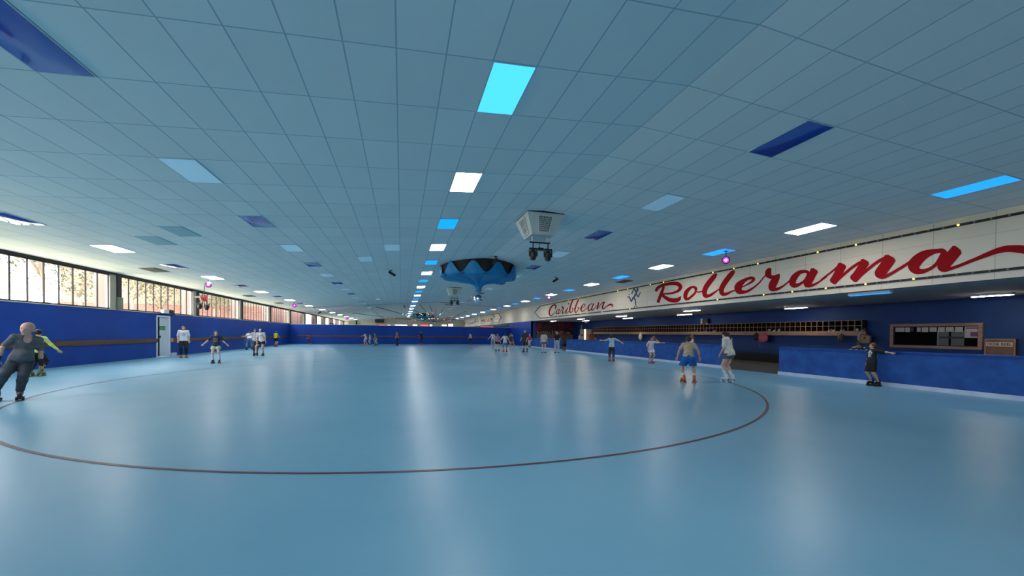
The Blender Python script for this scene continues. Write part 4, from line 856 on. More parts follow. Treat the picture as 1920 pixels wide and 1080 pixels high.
def np_obj(name, V, F, mats, parent=None, mi=None, extra=None):
    V = [tuple(v) for v in V]; F = [tuple(int(i) for i in f) for f in F]; mi = [0]*len(F) if mi is None else list(mi); sm = [True]*len(F)
    if extra is not None:
        o = len(V); V += extra.v; F += [tuple(i+o for i in f) for f in extra.f]; mi += extra.mi; sm += [True]*len(extra.f)
    me = bpy.data.meshes.new(name); me.from_pydata(V, [], F); me.polygons.foreach_set('material_index', mi); me.polygons.foreach_set('use_smooth', sm); me.update()
    return link(name, me, mats, parent)
def cmat(col, rough=.8, pre='cloth'):
    if pre == 'cloth': return noisy('cloth_%02d_%02d_%02d' % (int(col[0]*99), int(col[1]*99), int(col[2]*99)), tuple(c*.85 for c in col), tuple(min(1, c*1.1) for c in col), 9, rough, 3, bump=.9, stretch=(1, 1, 1.8))
    return mat('%s_%02d_%02d_%02d' % (pre, int(col[0]*99), int(col[1]*99), int(col[2]*99)), col, rough)
SK = {'fair': (.74, .41, .29), 'tan': (.58, .31, .20), 'brown': (.27, .14, .09), 'pink': (.76, .40, .29)}
def skate(parent, ank, yaw, s, style, far, tilt=0):
    """boot with plate, four wheels and toe stop; origin at the ankle above the ground"""
    bc, wc, kind = style[:3]; z0 = ank[2]
    o = bpy.data.objects.new('tmp', None)
    f = SDF(.02*s); L = .25*s
    sole = .085 if kind == 'skate' else .02
    za = -z0+sole
    f.cone((0, -.035*s, za+.045*s), (0, .13*s, za+.030*s), .042*s, .036*s).cone((0, -.035*s, za+.045*s), (0, -.02*s, (.05 if kind == 'skate' else .0)*s), .044*s, .043*s)
    if far > 1: V, F = f.mesh(.018*s)
    else: V, F = f.mesh(.010*s)
    bt = np_obj('roller_skate' if kind == 'skate' else 'shoe', V, F, [cmat(bc, .5, 'boot')], parent)
    bt.location = ank; bt.rotation_euler = (tilt, 0, -math.radians(yaw))
    b = MB().box((-.035*s, -.08*s, za-.012), (.035*s, .165*s, za+.008))
    b.build('sole_plate', cmat(wc if far > 1 else tuple(c*.6 for c in bc), .5, 'boot'), bt)
    if kind == 'skate':
        w = MB()
        for (x, y) in ((-.04, -.05), (.04, -.05), (-.04, .115), (.04, .115)):
            q = MB(); q.tube([(x*s-.018, y*s, -z0+.03), (x*s+.018, y*s, -z0+.03)], .03, 10 if far < 2 else 6)
            if far > 1: w.tube([(x*s-.018, y*s, -z0+.03), (x*s+.018, y*s, -z0+.03)], .03, 6)
            else: q.build('wheel', cmat(wc, .4, 'boot'), bt)
        if far > 1: w.build('wheels', cmat(wc, .4, 'boot'), bt)
        else:
            MB().box((-.02, -.055*s-.02, -z0+.03), (.02, -.055*s+.03, za-.01)).box((-.02, .115*s-.02, -z0+.03), (.02, .115*s+.02, za-.01)).build('truck', M_dark, bt)
            MB().tube([(0, .15*s, za-.01), (0, .185*s, za-.045)], [.014, .022], 8).build('toe_stop', cmat(wc, .5, 'boot'), bt)
        if len(style) > 3: 
            q = MB(); 
            for i in range(3): q.box((-.03*s, .02*s+i*.03*s, za+.066*s-i*.010*s), (.03*s, .032*s+i*.03*s, za+.082*s-i*.010*s))
            q.build('strap', cmat(style[3], .5, 'boot'), bt)
    return bt
PC = [0]
def person(foot, rel, H, label, skin='fair', g=1.0, hs=1.0, lean=(0, 0), ph=None, pel=(0, 0), feet=((.06, 0, 0, 8), (-.06, 0, 0, -8)), arms=None, head=(0, 0, 0), hair=('short', (.03, .02, .015)), shirt=None, pants=None, socks=None, shoes=((.02, .02, .02), (.02, .02, .02), 'skate'), far=1, z0=0.0, twist=0, extras=(), belly=0, group='skaters and people in the rink'):
    """foot: (px, py) of the standing point; rel: 180 faces the camera, 0 shows the back, 90 faces picture right"""
    if len(foot) == 3: P = Vector(foot)
    else: P = atZ(foot[0], foot[1], z0)
    az = math.atan2(P.x, P.y); A = az+math.radians(rel)
    sole = .105 if shoes[2] == 'skate' else .03
    h = {0: .0095, 1: .012, 2: .017, 3: .021}[far]; kf = .022*H
    ph = (ph if ph is not None else .525)*H+sole*.9; pc = np.array([pel[0]*H, pel[1]*H, ph])
    lf, lr = math.radians(lean[0]), math.radians(lean[1])
    up = nz((math.sin(lr), math.sin(lf), math.cos(lf)*math.cos(lr))); rt = nz(np.cross((0, 1, 0), up)); 
    tw = math.radians(twist); fw0 = nz(np.cross(up, rt)); srt = rt*math.cos(tw)+fw0*-math.sin(tw); srt = nz(srt); sfw = nz(np.cross(up, srt))
    R3 = np.array([srt, sfw, up])
    def T(x, y, z): return pc+(srt*x+sfw*y+up*z)*H
    sh_w = .101*(1+.35*(g-1)); hipw = .052*(1+.5*(g-1))
    neck = T(0, -.005, .315); shR, shL = T(sh_w, 0, .285), T(-sh_w, 0, .285)
    hp = [pc+np.array([hipw*H, 0, -.015*H]), pc+np.array([-hipw*H, 0, -.015*H])]
    ank = []; knee = []
    for i, (fx, fy, lift, yaw) in enumerate(feet):
        a = np.array([fx*H, fy*H, sole+.045*H+lift*H]); hpi = hp[i]; l1, l2 = .245*H, .235*H; dv = a-hpi; dd = np.linalg.norm(dv)
        if dd > (l1+l2)*.998: l1 *= dd/(l1+l2)*1.003; l2 = dd*1.003-l1 if l2 < dd-l1 else l2
        c_ = (l1*l1+dd*dd-l2*l2)/(2*dd); hh = math.sqrt(max(l1*l1-c_*c_, 0)); u = dv/dd; y_ = math.radians(yaw); fd = np.array([math.sin(y_), math.cos(y_), 0]); fd = nz(fd-u*(fd@u))
        knee.append(hpi+u*c_+fd*hh); ank.append(a)
    arms = arms or (((.16, .0, -1), (.08, .15, -1)), ((.16, .0, -1), (.08, .15, -1)))
    el = []; wr = []; hd = []
    for i, (ua, fa) in enumerate(arms):
        sg = 1 if i == 0 else -1
        def dirv(v): return nz(srt*v[0]*sg+sfw*v[1]+np.array([0, 0, 1.0])*v[2])
        s0 = (shR, shL)[i]; e_ = s0+dirv(ua)*.165*H; w_ = e_+dirv(fa)*.145*H; el.append(e_); wr.append(w_); hd.append(dirv(fa))
    # head frame
    hh = .132*H*hs; yw, pt, rl = [math.radians(a) for a in head]
    f_ = sfw*math.cos(yw)*math.cos(pt)+srt*math.sin(yw)*math.cos(pt)+np.array([0, 0, 1.])*math.sin(pt); f_ = nz(f_)
    upv = nz(np.array([0, 0, 1.])*.7+up*.5+srt*math.tan(rl)); r_ = nz(np.cross(f_, upv)); u_ = nz(np.cross(r_, f_)); HR = np.array([r_, f_, u_])
    hc = neck+u_*hh*.50+f_*hh*.12+up*.008*H
    def Hd(x, y, z): return hc+(r_*x+f_*y+u_*z)*hh
    B = SDF(kf)
    # torso
    gb = g
    B.ell(T(0, 0, .0), (.082*H*gb, .060*H*gb, .062*H), R3).ell(T(0, .004, .10), (.072*H*gb, .053*H*gb, .085*H), R3).ell(T(0, .002, .215), (.086*H*(.6+.4*gb), .058*H*gb, .095*H), R3)
    B.cone(T(.0, -.005, .275), T(.0, -.003, .34), .033*H, .028*H).cone(T(-.05, -.004, .285), T(.05, -.004, .285), .030*H, .030*H)
    if belly: B.ell(T(0, .03, .07), (.085*H*gb, (.05+belly)*H, .085*H), R3)
    for sx in (1, -1): B.cone(T(sx*.035, 0, .29), (shR, shL)[0 if sx > 0 else 1], .028*H, .027*H).ell(T(sx*.035, -.019, -.015), (.040*H*gb, .038*H, .042*H), R3)
    CF = []
    for i in range(2):
        k_, a_, hpi = knee[i], ank[i], hp[i]; gl = .75+.25*g
        B.cone(hpi, hpi*.45+k_*.55, .055*H*gl, .045*H*gl).cone(hpi*.45+k_*.55, k_, .045*H*gl, .033*H*gl)
        bk = nz(np.cross(np.cross((k_-a_), (0, 1, 0)), (k_-a_))) if abs(nz(k_-a_)[1]) < .98 else np.array([0, 0, 1.]); cf = k_*.68+a_*.32-bk*.008*H; CF.append(cf)
        B.cone(k_, cf, .031*H*gl, .033*H*gl).cone(cf, a_, .032*H*gl, .020*H)
        B.cone(a_-np.array([0, 0, .02*H]), a_+np.array([math.sin(math.radians(feet[i][3])), math.cos(math.radians(feet[i][3])), 0])*.06*H-np.array([0, 0, .03*H]), .019*H, .015*H)
        s0 = (shR, shL)[i]; ga = .7+.3*g
        B.cone(s0, el[i], .0265*H*ga, .0195*H*ga).cone(el[i], el[i]*.6+wr[i]*.4, .0205*H*ga, .019*H*ga).cone(el[i]*.6+wr[i]*.4, wr[i], .019*H*ga, .0130*H)
        d_ = hd[i]; sd = nz(np.cross(d_, sfw) if abs(d_@sfw) < .9 else np.cross(d_, up)); 
        for q in (-1, 0, 1): B.cone(wr[i]+sd*q*.006*H, wr[i]+d_*.05*H+sd*q*.014*H, .011*H, .0095*H, .012*H)
    # head
    kh = .012*H
    B.ell(Hd(0, -.06, .10), (.335*hh, .40*hh, .37*hh), HR, kh).ell(Hd(0, .06, -.16), (.255*hh, .27*hh, .33*hh), HR, kh).ell(Hd(0, .16, -.36), (.13*hh, .12*hh, .10*hh), HR, kh).ell(Hd(0, .25, .10), (.21*hh, .09*hh, .07*hh), HR, kh)
    B.cone(Hd(0, .31, .03), Hd(0, .40, -.12), .035*hh, .062*hh, .006*H)
    for sx in (1, -1):
        B.ell(Hd(sx*.33, -.04, -.06), (.045*hh, .085*hh, .13*hh), HR, .005*H).ell(Hd(sx*.15, .22, -.10), (.09*hh, .08*hh, .08*hh), HR, kh)
    B.cone(Hd(-.07, .30, -.245), Hd(.07, .30, -.245), .030*hh, .030*hh, .006*H)
    V, F = B.mesh(h)
    cen = V[F].mean(1); q = (cen-hc)@HR.T/hh; mi = np.zeros(len(F), int)
    mi[(np.abs(q[:, 0]) < .105) & (np.abs(q[:, 2]+.245) < .034) & (q[:, 1] > .25)] = 1
    if hair[0] != 'bald': mi[(np.abs(np.abs(q[:, 0])-.14) < .075) & (np.abs(q[:, 2]-.135) < .022) & (q[:, 1] > .2)] = 2
    # fingers and thumb, part of the same body mesh
    fin = MB(); fin.smooth = True
    if far < 3:
        for i in range(2):
            d_ = hd[i]; sg = 1 if i == 0 else -1; sd = nz(np.cross(d_, sfw) if abs(d_@sfw) < .9 else np.cross(d_, up)); pn = nz(np.cross(sd, d_)); 
            inn = -srt*sg; pn = pn if pn@inn > 0 else -pn
            if abs(pn@inn) < .2: pn = pn if pn[2] < 0 else -pn
            for j in range(4):
                o_ = (j-1.5)*.0115*H; L = (.040, .046, .043, .034)[j]*H; b0 = wr[i]+d_*.052*H+sd*o_
                b1 = b0+nz(d_+pn*.25+sd*(j-1.5)*.05)*L*.45; b2 = b1+nz(d_+pn*.75)*L*.33; b3 = b2+nz(d_+pn*1.3)*L*.26
                fin.tube([b0-d_*.012*H, b0, b1, b2, b3], [.0058*H, .0058*H, .0054*H, .0048*H, .0036*H], 6)
            th = sd if (sd@sfw) > 0 else -sd
            b0 = wr[i]+d_*.014*H+th*.015*H; b1 = b0+nz(d_*.7+th*.8+pn*.3)*.024*H; b2 = b1+nz(d_+th*.25+pn*.4)*.020*H
            fin.tube([b0-th*.01*H, b0, b1, b2], [.0068*H, .0066*H, .006*H, .0045*H], 6)
    skc = SK[skin]
    body = np_obj('person', V, F, [cmat(skc, .55, 'skin'), cmat((skc[0]*.85, skc[1]*.62, skc[2]*.62), .5, 'lip'), cmat(hair[1], .8, 'brow')], None, mi, fin)
    tag(body, label, 'person', group)
    body.location = P; body.rotation_euler = (0, 0, -A)
    if far < 2:
        for sx in (1, -1):
            e = MB(); e.smooth = True; c_ = Hd(sx*.135, .285, .03); e.ball(c_, .048*hh, 10, 8); eo = e.build('eye', mat('eye_white', (.55, .52, .50), .3), body)
            e = MB(); e.smooth = True; e.ball(c_+f_*.026*hh, .028*hh, 8, 6); e.build('iris', mat('iris', (.03, .02, .015), .2), eo)
    # hair
    ht, hcol = hair[0], hair[1]; hm = noisy('hair_%02d_%02d' % (int(hcol[0]*99), int(hcol[1]*99)), tuple(c*.7 for c in hcol), tuple(min(1, c*1.5) for c in hcol), 60, .55, stretch=(1, 1, .15))
    if ht != 'bald':
        S = SDF(.012*H); S.ell(Hd(0, -.085, .13), (.405*hh, .465*hh, .435*hh), HR)
        if ht != 'short': S.ell(Hd(0, -.16, -.05), (.375*hh, .35*hh, .38*hh), HR)
        else: S.ell(Hd(0, -.17, -.03), (.36*hh, .34*hh, .30*hh), HR)
        if ht == 'long':
            bz = hair[2] if len(hair) > 2 else -.95
            for sx in (-.27, -.14, 0, .14, .27): S.cone(Hd(sx, -.22+abs(sx)*.3, .0), Hd(sx*1.15, -.30+abs(sx)*.55, bz+abs(sx)*.3), .13*hh, .09*hh)
            for sx in (-1, 1): S.cone(Hd(sx*.34, -.04, .15), Hd(sx*.38, .02, -.35), .10*hh, .11*hh).cone(Hd(sx*.38, .02, -.35), Hd(sx*.36, .10, max(bz, -.9)), .11*hh, .06*hh)
        if ht == 'pony':
            bz = hair[2] if len(hair) > 2 else -1.1
            S.cone(Hd(0, -.42, .22), Hd(0, -.58, -.05), .10*hh, .12*hh).cone(Hd(0, -.58, -.05), Hd(0, -.50, bz), .12*hh, .05*hh)
        if ht == 'bun': S.ell(Hd(0, -.30, .48), (.17*hh, .17*hh, .15*hh), HR)
        if ht == 'bob':
            for sx in (-.28, -.14, 0, .14, .28): S.cone(Hd(sx, -.2, .0), Hd(sx*1.1, -.22, -.42), .14*hh, .11*hh)
            for sx in (-1, 1): S.cone(Hd(sx*.34, -.04, .18), Hd(sx*.39, .0, -.42), .10*hh, .12*hh)
        cn = nz(f_-u_*.55); V, F = S.mesh(h*.9, cuts=[(Hd(0, .17, .17), cn)] if ht not in ('long', 'bob') else [], subs=[(Hd(0, .42, -.20), (.34*hh, .34*hh, .52*hh))] if ht in ('long', 'bob') else [(Hd(0, .46, -.22), (.30*hh,)*3)])
        np_obj('hair', V, F, [hm], body)
    # shirt
    if shirt:
        col, slv, hem = shirt[0], shirt[1], shirt[2]; neckr = shirt[3] if len(shirt) > 3 else .045; loose = shirt[4] if len(shirt) > 4 else 1.0
        of = .012*H*loose; S = SDF(kf*1.1)
        S.ell(T(0, 0, .0), (.082*H*gb+of*1.3, .060*H*gb+of*1.3, .075*H+of), R3).ell(T(0, .004, .10), (.079*H*gb+of*1.2, .056*H*gb+of*1.2, .10*H+of), R3).ell(T(0, .002, .215), (.086*H*(.6+.4*gb)+of, .058*H*gb+of, .095*H+of), R3)
        S.cone(T(-.05, -.004, .285), T(.05, -.004, .285), .030*H+of*.8, .030*H+of*.8)
        if belly: S.ell(T(0, .03, .07), (.085*H*gb+of, (.05+belly)*H+of, .085*H+of), R3)
        for sx in (1, -1): S.cone(T(sx*.042, 0, .03), T(sx*.045, 0, min(hem, -.02)-.03), .058*H*gb+of, .062*H*gb+of)
        if hem < -.06: S.cone(T(-.03, 0, 0), T(-.035, 0, hem), .075*H, .085*H).cone(T(.03, 0, 0), T(.035, 0, hem), .075*H, .085*H)
        # sleeves meshed separately so that each ends in a clean cuff
        extra = MB(); extra.smooth = True
        V, F = None, None
        for i in range(2): S.cone(T((.035, -.035)[i], 0, .29), (shR, shL)[i], .028*H+of*.8, .0275*H+of*.7)
        for i in range(2):
            s0 = (shR, shL)[i]; ga = .7+.3*g
            if slv <= 0: continue
            if slv <= 1: S.cone(s0, s0+(el[i]-s0)*slv, .0265*H*ga+of*.7, (.0265-.005*slv)*H*ga+of*1.05)
            else: S.cone(s0, el[i], .0265*H*ga+of*.8, .0205*H*ga+of*.8).cone(el[i], el[i]+(wr[i]-el[i])*(slv-1), .021*H*ga+of*.7, .015*H*ga+of*.7)
        cuts = [(T(0, 0, hem), -up)]
        V, F = S.mesh(h, cuts=cuts, subs=[(T(0, .012, .345), (neckr*H,)*3)]+([(T(0, .062, .285), (.040*H, .05*H, .055*H))] if len(shirt) > 5 and shirt[5] == 'v' else []))
        mi = None; mts = [cmat(col)]
        pr_ = shirt[5] if len(shirt) > 5 else None
        if callable(pr_):
            cen = (V[F].mean(1)-pc)@R3.T/H; mi = np.array([pr_(*c) for c in cen]).astype(int); mts = [cmat(col)]+[cmat(c_) for c_ in shirt[6]]
        np_obj('shirt', V, F, mts, body, mi)
    if pants:
        nm, col, ln = pants[0], pants[1], pants[2]; of = (.010 if nm != 'shorts' else .016)*H*(pants[3] if len(pants) > 3 else 1); S = SDF(kf)
        S.ell(T(0, 0, .0), (.082*H*gb+of, .060*H*gb+of, .062*H+of), R3).ell(T(0, .002, .045), (.078*H*gb+of*.7, .057*H*gb+of*.7, .05*H), R3)
        if belly: S.ell(T(0, .02, .01), (.078*H*gb+of, (.04+belly*.5)*H, .05*H), R3)
        for i in range(2):
            k_, a_, hpi = knee[i], ank[i], hp[i]; gl = .75+.25*g; S.ell(T((1, -1)[i]*.035, -.019, -.015), (.040*H*gb+of*.8, .038*H+of*.8, .042*H+of*.8), R3)
            if nm == 'skirt': continue
            if ln <= 1: e_ = hpi+(k_-hpi)*ln; S.cone(hpi, e_, .055*H*gl+of, (.055-.018*ln)*H*gl+of*1.5)
            else:
                S.cone(hpi, hpi*.45+k_*.55, .055*H*gl+of, .046*H*gl+of).cone(hpi*.45+k_*.55, k_, .046*H*gl+of, .036*H*gl+of)
                e_ = k_+(a_-k_)*(ln-1)
                if ln > 1.5: S.cone(k_, CF[i], .035*H*gl+of, .035*H*gl+of).cone(CF[i], e_, .035*H*gl+of, .027*H*gl+of*1.1)
                else: S.cone(k_, e_, .036*H*gl+of, .037*H*gl+of)
        if nm == 'skirt':
            e0 = (knee[0]+knee[1])/2; c0 = pc; e_ = c0+(e0-c0)*ln
            for i in range(2): S.cone(hp[i], hp[i]+(knee[i]-hp[i])*ln, .06*H, .078*H)
        ct = []
        if ln <= 1: ct = [((hp[0]+hp[1])/2*(1-ln)+(knee[0]+knee[1])/2*ln+np.array([0, 0, -.02*H]), (0, 0, -1))] if abs(feet[0][1]-feet[1][1]) < .12 else []
        V, F = S.mesh(h, cuts=ct+[(T(0, 0, .065), up)])
        np_obj(nm, V, F, [cmat(col)], body)
    if socks:
        for i in range(2):
            k_, a_ = knee[i], ank[i]; S = SDF(.01); top = a_+(k_-a_)*socks[1]; gl = .75+.25*g
            S.cone(a_, a_*.5+top*.5, .020*H+.008, .028*H*gl+.006).cone(a_*.5+top*.5, top, .028*H*gl+.006, (.034 if socks[1] > .5 else .026)*H*gl+.006); V, F = S.mesh(min(h, .012)); np_obj('sock', V, F, [cmat(socks[0])], body)
    for i in range(2): skate(body, tuple(ank[i]), feet[i][3], H/1.7*(1.05 if H > 1.4 else 1.12), shoes, far, -.35*feet[i][2]*4)
    ctx = dict(T=T, Hd=Hd, H=H, hh=hh, wr=wr, hd=hd, el=el, body=body, R3=R3, HR=HR, h=h, sfw=sfw, srt=srt, up=up, ank=ank, knee=knee)
    for e in extras: e(ctx)
    return body
def ex_cap(col, helm=False):
    def f(c):
        S = SDF(.01); S.ell(c['Hd'](0, -.06, .16), (.39*c['hh'], .45*c['hh'], .40*c['hh']), c['HR']); V, F = S.mesh(c['h']*.8, cuts=[(c['Hd'](0, 0, .14), -c['HR'][2]+c['HR'][1]*.1)])
        np_obj('helmet' if helm else 'cap', V, F, [cmat(col, .4)], c['body'])
        if not helm: S = SDF(.01); S.ell(c['Hd'](0, .42, .20), (.24*c['hh'], .22*c['hh'], .05*c['hh']), c['HR']); V, F = S.mesh(.009); np_obj('cap_peak', V, F, [cmat(col, .4)], c['body'])
    return f
def ex_guards(col):
    def f(c):
        for i in range(2):
            S = SDF(.01); w = c['wr'][i]; d = c['hd'][i]; S.cone(w-d*.04*c['H'], w+d*.03*c['H'], .019*c['H'], .021*c['H']); V, F = S.mesh(.009); np_obj('wrist_guard', V, F, [cmat(col, .5)], c['body'])
    return f
# ------------------------------------------------ the people, from the left
FORE = lambda o, f, u: (o, f, u)
N_ = 'skaters and people in the rink'
person((16, 751), 172, 1.60, 'bald man in dark grey tee and jeans skating past at the left edge', 'pink', .93, 1.30, (6, -9), .425, (-.10, -.02), ((.085, -.02, .045, 14), (-.085, .02, 0, 10)),
  (((.55, .05, -.85), (.22, .10, -1)), ((.10, -.05, -1), (-.05, .42, -1))), (38, -8, -8), ('bald', (.2, .12, .08)), ((.13, .132, .145), .72, -.035, .05, .95, 'v'), ('jeans', (.055, .060, .075), 1.93, 1.0), None, ((.05, .035, .035), (.06, .015, .02), 'skate'), 0, belly=.045, extras=[ex_guards((.01, .01, .012))])
person((66, 706), 20, 1.42, 'person in yellow-green top and black trousers behind the bald man', 'pink', 1.1, 1.1, (14, 3), .46, (0, -.02), ((.07, 0, 0, 20), (-.075, .0, 0, 10)),
  (((.55, .1, -.8), (.55, .2, -.6)), ((.3, .1, -1), (.1, .3, -1))), (0, -5, 0), ('short', (.012, .01, .01)), ((.60, .72, .20), 1.9, -.04), ('trousers', (.012, .012, .016), 1.9), None, ((.22, .27, .10), (.26, .30, .06), 'skate', (.45, .6, .1)), 0, extras=[ex_cap((.01, .01, .012))])
def print_grey(x, y, z): return 1 if (y > 0 and abs(x) < .05 and .13 < z < .25 and math.sin(x*160)+math.sin(z*190+x*70) > -.3) else 0
person((344, 671), 178, 1.56, 'woman in white printed tee and dark trousers standing by the exit door', 'pink', 1.12, 1.0, (0, 0), .53, (0, 0), ((.062, 0, 0, 10), (-.07, 0, 0, -8)),
  (((.22, .02, -1), (.0, .35, -1)), ((.22, .02, -1), (.0, .35, -1))), (0, 0, 0), ('bob', (.16, .06, .035)), ((.72, .73, .76), .8, -.03, .05, 1.2, print_grey, [(.38, .42, .50)]), ('trousers', (.012, .014, .022), 1.92), None, ((.50, .14, .06), (.55, .12, .05), 'skate'), 0)
def print_tee(x, y, z): return 1 if (y > 0 and abs(x) < .06 and .10 < z < .24 and math.sin(x*120+z*60)+math.sin(z*150) > .2) else 0
person((405, 681), 185, 1.36, 'child in dark printed tee, pale skirt and white socks gliding with arms out', 'pink', 1.0, 1.15, (2, 0), .50, (0, 0), ((.075, 0, 0, 10), (-.09, .03, 0, -4)),
  (((.62, .05, -.8), (.75, .15, -.75)), ((.5, .05, -.85), (.75, .15, -.85))), (-12, 0, 0), ('short', (.02, .012, .01)), ((.035, .035, .05), .75, -.03, .045, 1.2, print_tee, [(.28, .28, .32)]), ('skirt', (.50, .60, .42), .36), ((.75, .76, .8), .85), ((.045, .01, .03), (.22, .02, .03), 'skate', (.02, .01, .02)), 0)
person((468, 656), -8, 1.48, 'person in white tee and blue jeans bending towards the wall rail, back turned', 'tan', 1.1, 1.05, (38, 4), .50, (0, -.04), ((.095, 0, 0, 10), (-.12, .02, 0, -10)),
  (((.2, .5, -.8), (.2, .8, -.5)), ((.3, .4, -.8), (.2, .8, -.5))), (0, -10, 0), ('short', (.015, .012, .01)), ((.72, .74, .80), .75, -.02, .045, 1.3), ('jeans', (.16, .27, .42), 1.95), None, ((.015, .015, .02), (.02, .02, .02), 'skate'), 1)
person((479, 664), 178, 1.52, 'person in pale top hidden behind the long-haired girl, reaching left', 'fair', 1.0, 1.0, (6, 0), .50, (0, 0), ((.05, 0, 0, 5), (-.05, .02, 0, -5)),
  (((.75, .2, -.5), (.95, .15, -.15)), ((.2, .1, -1), (.1, .2, -1))), (20, 0, 0), ('bob', (.10, .06, .04)), ((.62, .58, .60), .8, -.03), ('trousers', (.06, .06, .08), 1.9), None, ((.02, .02, .02), (.05, .05, .05), 'skate'), 1)
def stripe(x, y, z): return 1 if (y > 0 and abs(x) < .06 and .19 < z < .215) else 0
person((491, 667), 188, 1.52, 'girl with long dark hair and pale cap, white tee and black shorts, striding', 'fair', .98, 1.02, (2, 6), .50, (0, 0), ((.17, .05, 0, 60), (-.035, 0, 0, 5)),
  (((.2, .1, -1), (-.1, .35, -1)), ((.22, 0, -1), (.1, .15, -1))), (5, 0, 5), ('long', (.035, .012, .01), -1.3), ((.70, .66, .68), .7, -.03, .045, 1.2, stripe, [(.35, .10, .10)]), ('shorts', (.012, .012, .015), .42), None, ((.012, .012, .018), (.02, .02, .03), 'skate'), 0, extras=[ex_cap((.55, .56, .58), True)])
person((517, 650), 30, 1.36, 'boy in yellow vest and black shorts with orange skates by the wall corner', 'fair', 1.0, 1.15, (8, -3), .51, (0, 0), ((.05, 0, 0, 10), (-.05, 0, 0, 10)),
  (((.2, .3, -.9), (.1, .8, -.4)), ((.3, .2, -.9), (.2, .5, -.6))), (10, -5, 0), ('short', (.015, .012, .012)), ((.55, .48, .03), .3, -.03), ('shorts', (.012, .012, .015), .7), None, ((.45, .08, .03), (.5, .1, .03), 'skate'), 1)
person((581, 645.5), -70, 1.10, 'small child in red top and white skirt bending forward near the far left corner', 'fair', 1.0, 1.25, (22, 0), .48, (0, 0), ((.06, .06, 0, 0), (-.06, -.10, 0, 0)),
  (((.2, .8, -.5), (.1, 1, -.2)), ((.2, .5, -.8), (.1, .8, -.3))), (0, 0, 0), ('short', (.02, .015, .01)), ((.30, .04, .04), .7, -.02), ('trousers', (.02, .03, .07), 1.9), None, ((.5, .05, .06), (.5, .05, .06), 'skate'), 2)
person((686, 647.5), -75, 1.40, 'girl in white top and shorts, arm out to the left, by the far wall', 'pink', .95, 1.05, (12, 0), .50, (0, 0), ((.05, -.08, 0, 0), (-.05, .08, 0, 0)),
  (((.2, 1, -.3), (.1, 1, -.1)), ((.2, -.2, -1), (.1, .2, -1))), (0, -8, 0), ('long', (.02, .014, .012)), ((.72, .70, .74), .6, -.03), ('shorts', (.72, .70, .74), .5), None, ((.62, .30, .32), (.6, .2, .22), 'skate'), 2)
person((694.5, 646.8), -80, 1.20, 'smaller child in pale clothes just right of the girl with her arm out', 'fair', .95, 1.15, (8, 0), .50, (0, 0), ((.05, -.05, 0, 0), (-.05, .06, 0, 0)),
  (((.2, .5, -.9), (.1, .8, -.4)), ((.2, 0, -1), (.1, .3, -1))), (0, 0, 0), ('short', (.12, .08, .06)), ((.55, .62, .70), .6, -.03), ('jeans', (.40, .46, .55), 1.9), None, ((.015, .015, .02), (.02, .02, .02), 'skate'), 2)
person((706, 648.3), -78, 1.32, 'child in green tee and khaki trousers leaning forward by the far wall', 'fair', 1.0, 1.12, (22, 0), .49, (0, 0), ((.05, .10, 0, 0), (-.05, -.10, 0, 0)),
  (((.2, .4, -.9), (.1, .7, -.6)), ((.2, .1, -1), (.1, .5, -.9))), (0, 5, 0), ('short', (.10, .07, .04)), ((.07, .24, .15), .7, -.03), ('trousers', (.38, .36, .27), 1.85), None, ((.015, .02, .025), (.02, .02, .02), 'skate'), 2)
def pat(x, y, z): return 1 if math.sin(x*60+z*90)+math.sin(z*70-y*60) > .3 else 0
person((745, 649), -70, 1.52, 'adult in peach patterned top and black wide trousers near the far wall', 'tan', 1.08, 1.0, (6, 0), .53, (0, 0), ((.05, .03, 0, 0), (-.05, -.05, 0, 0)),
  (((.2, .3, -.9), (.1, .5, -.9)), ((.2, 0, -1), (.1, .4, -1))), (0, 0, 0), ('short', (.02, .015, .012)), ((.42, .27, .20), 1.3, -.05, .045, 1.3, pat, [(.12, .07, .07)]), ('trousers', (.012, .015, .03), 1.95, 1.8), None, ((.015, .015, .02), (.02, .02, .02), 'skate'), 2)
person((791, 646.8), -72, 1.55, 'person in long black coat with orange skates reaching left by the far wall', 'tan', 1.05, 1.0, (6, 0), .53, (0, 0), ((.05, .05, 0, 0), (-.05, -.03, 0, 0)),
  (((.2, .8, -.5), (.1, 1, -.1)), ((.2, 0, -1), (.1, .5, -.9))), (0, 0, 0), ('short', (.02, .015, .012)), ((.014, .014, .018), 1.9, -.16), ('trousers', (.014, .014, .02), 1.9), None, ((.45, .10, .04), (.45, .10, .04), 'skate'), 2)
person((8.63, 49.75, 0), -60, 1.50, 'person in pale top and dark trousers turned away, alone before the dark far wall', 'tan', 1.05, 1.0, (14, 0), .50, (0, 0), ((.05, .06, 0, 0), (-.05, -.08, 0, 0)),
  (((.2, .3, -.9), (.1, .8, -.5)), ((.2, .1, -1), (.1, .6, -.8))), (0, -5, 0), ('short', (.02, .015, .012)), ((.60, .58, .56), 1.6, -.04), ('trousers', (.014, .016, .03), 1.9), None, ((.30, .12, .08), (.25, .08, .05), 'skate'), 2)
person((924, 652.5), -15, 1.55, 'girl with black hair, white top and grey jeans at the left of the group', 'fair', .95, 1.0, (4, 3), .50, (0, 0), ((.09, -.02, 0, 20), (-.03, .03, 0, 0)),
  (((.2, .1, -1), (.1, .2, -1)), ((.45, .1, -.8), (.6, .2, -.7))), (0, 0, 0), ('long', (.012, .01, .012), -1.1), ((.62, .62, .65), 1.5, -.03), ('jeans', (.28, .33, .42), 1.95, 1.4), None, ((.55, .58, .62), (.5, .5, .55), 'skate'), 1)
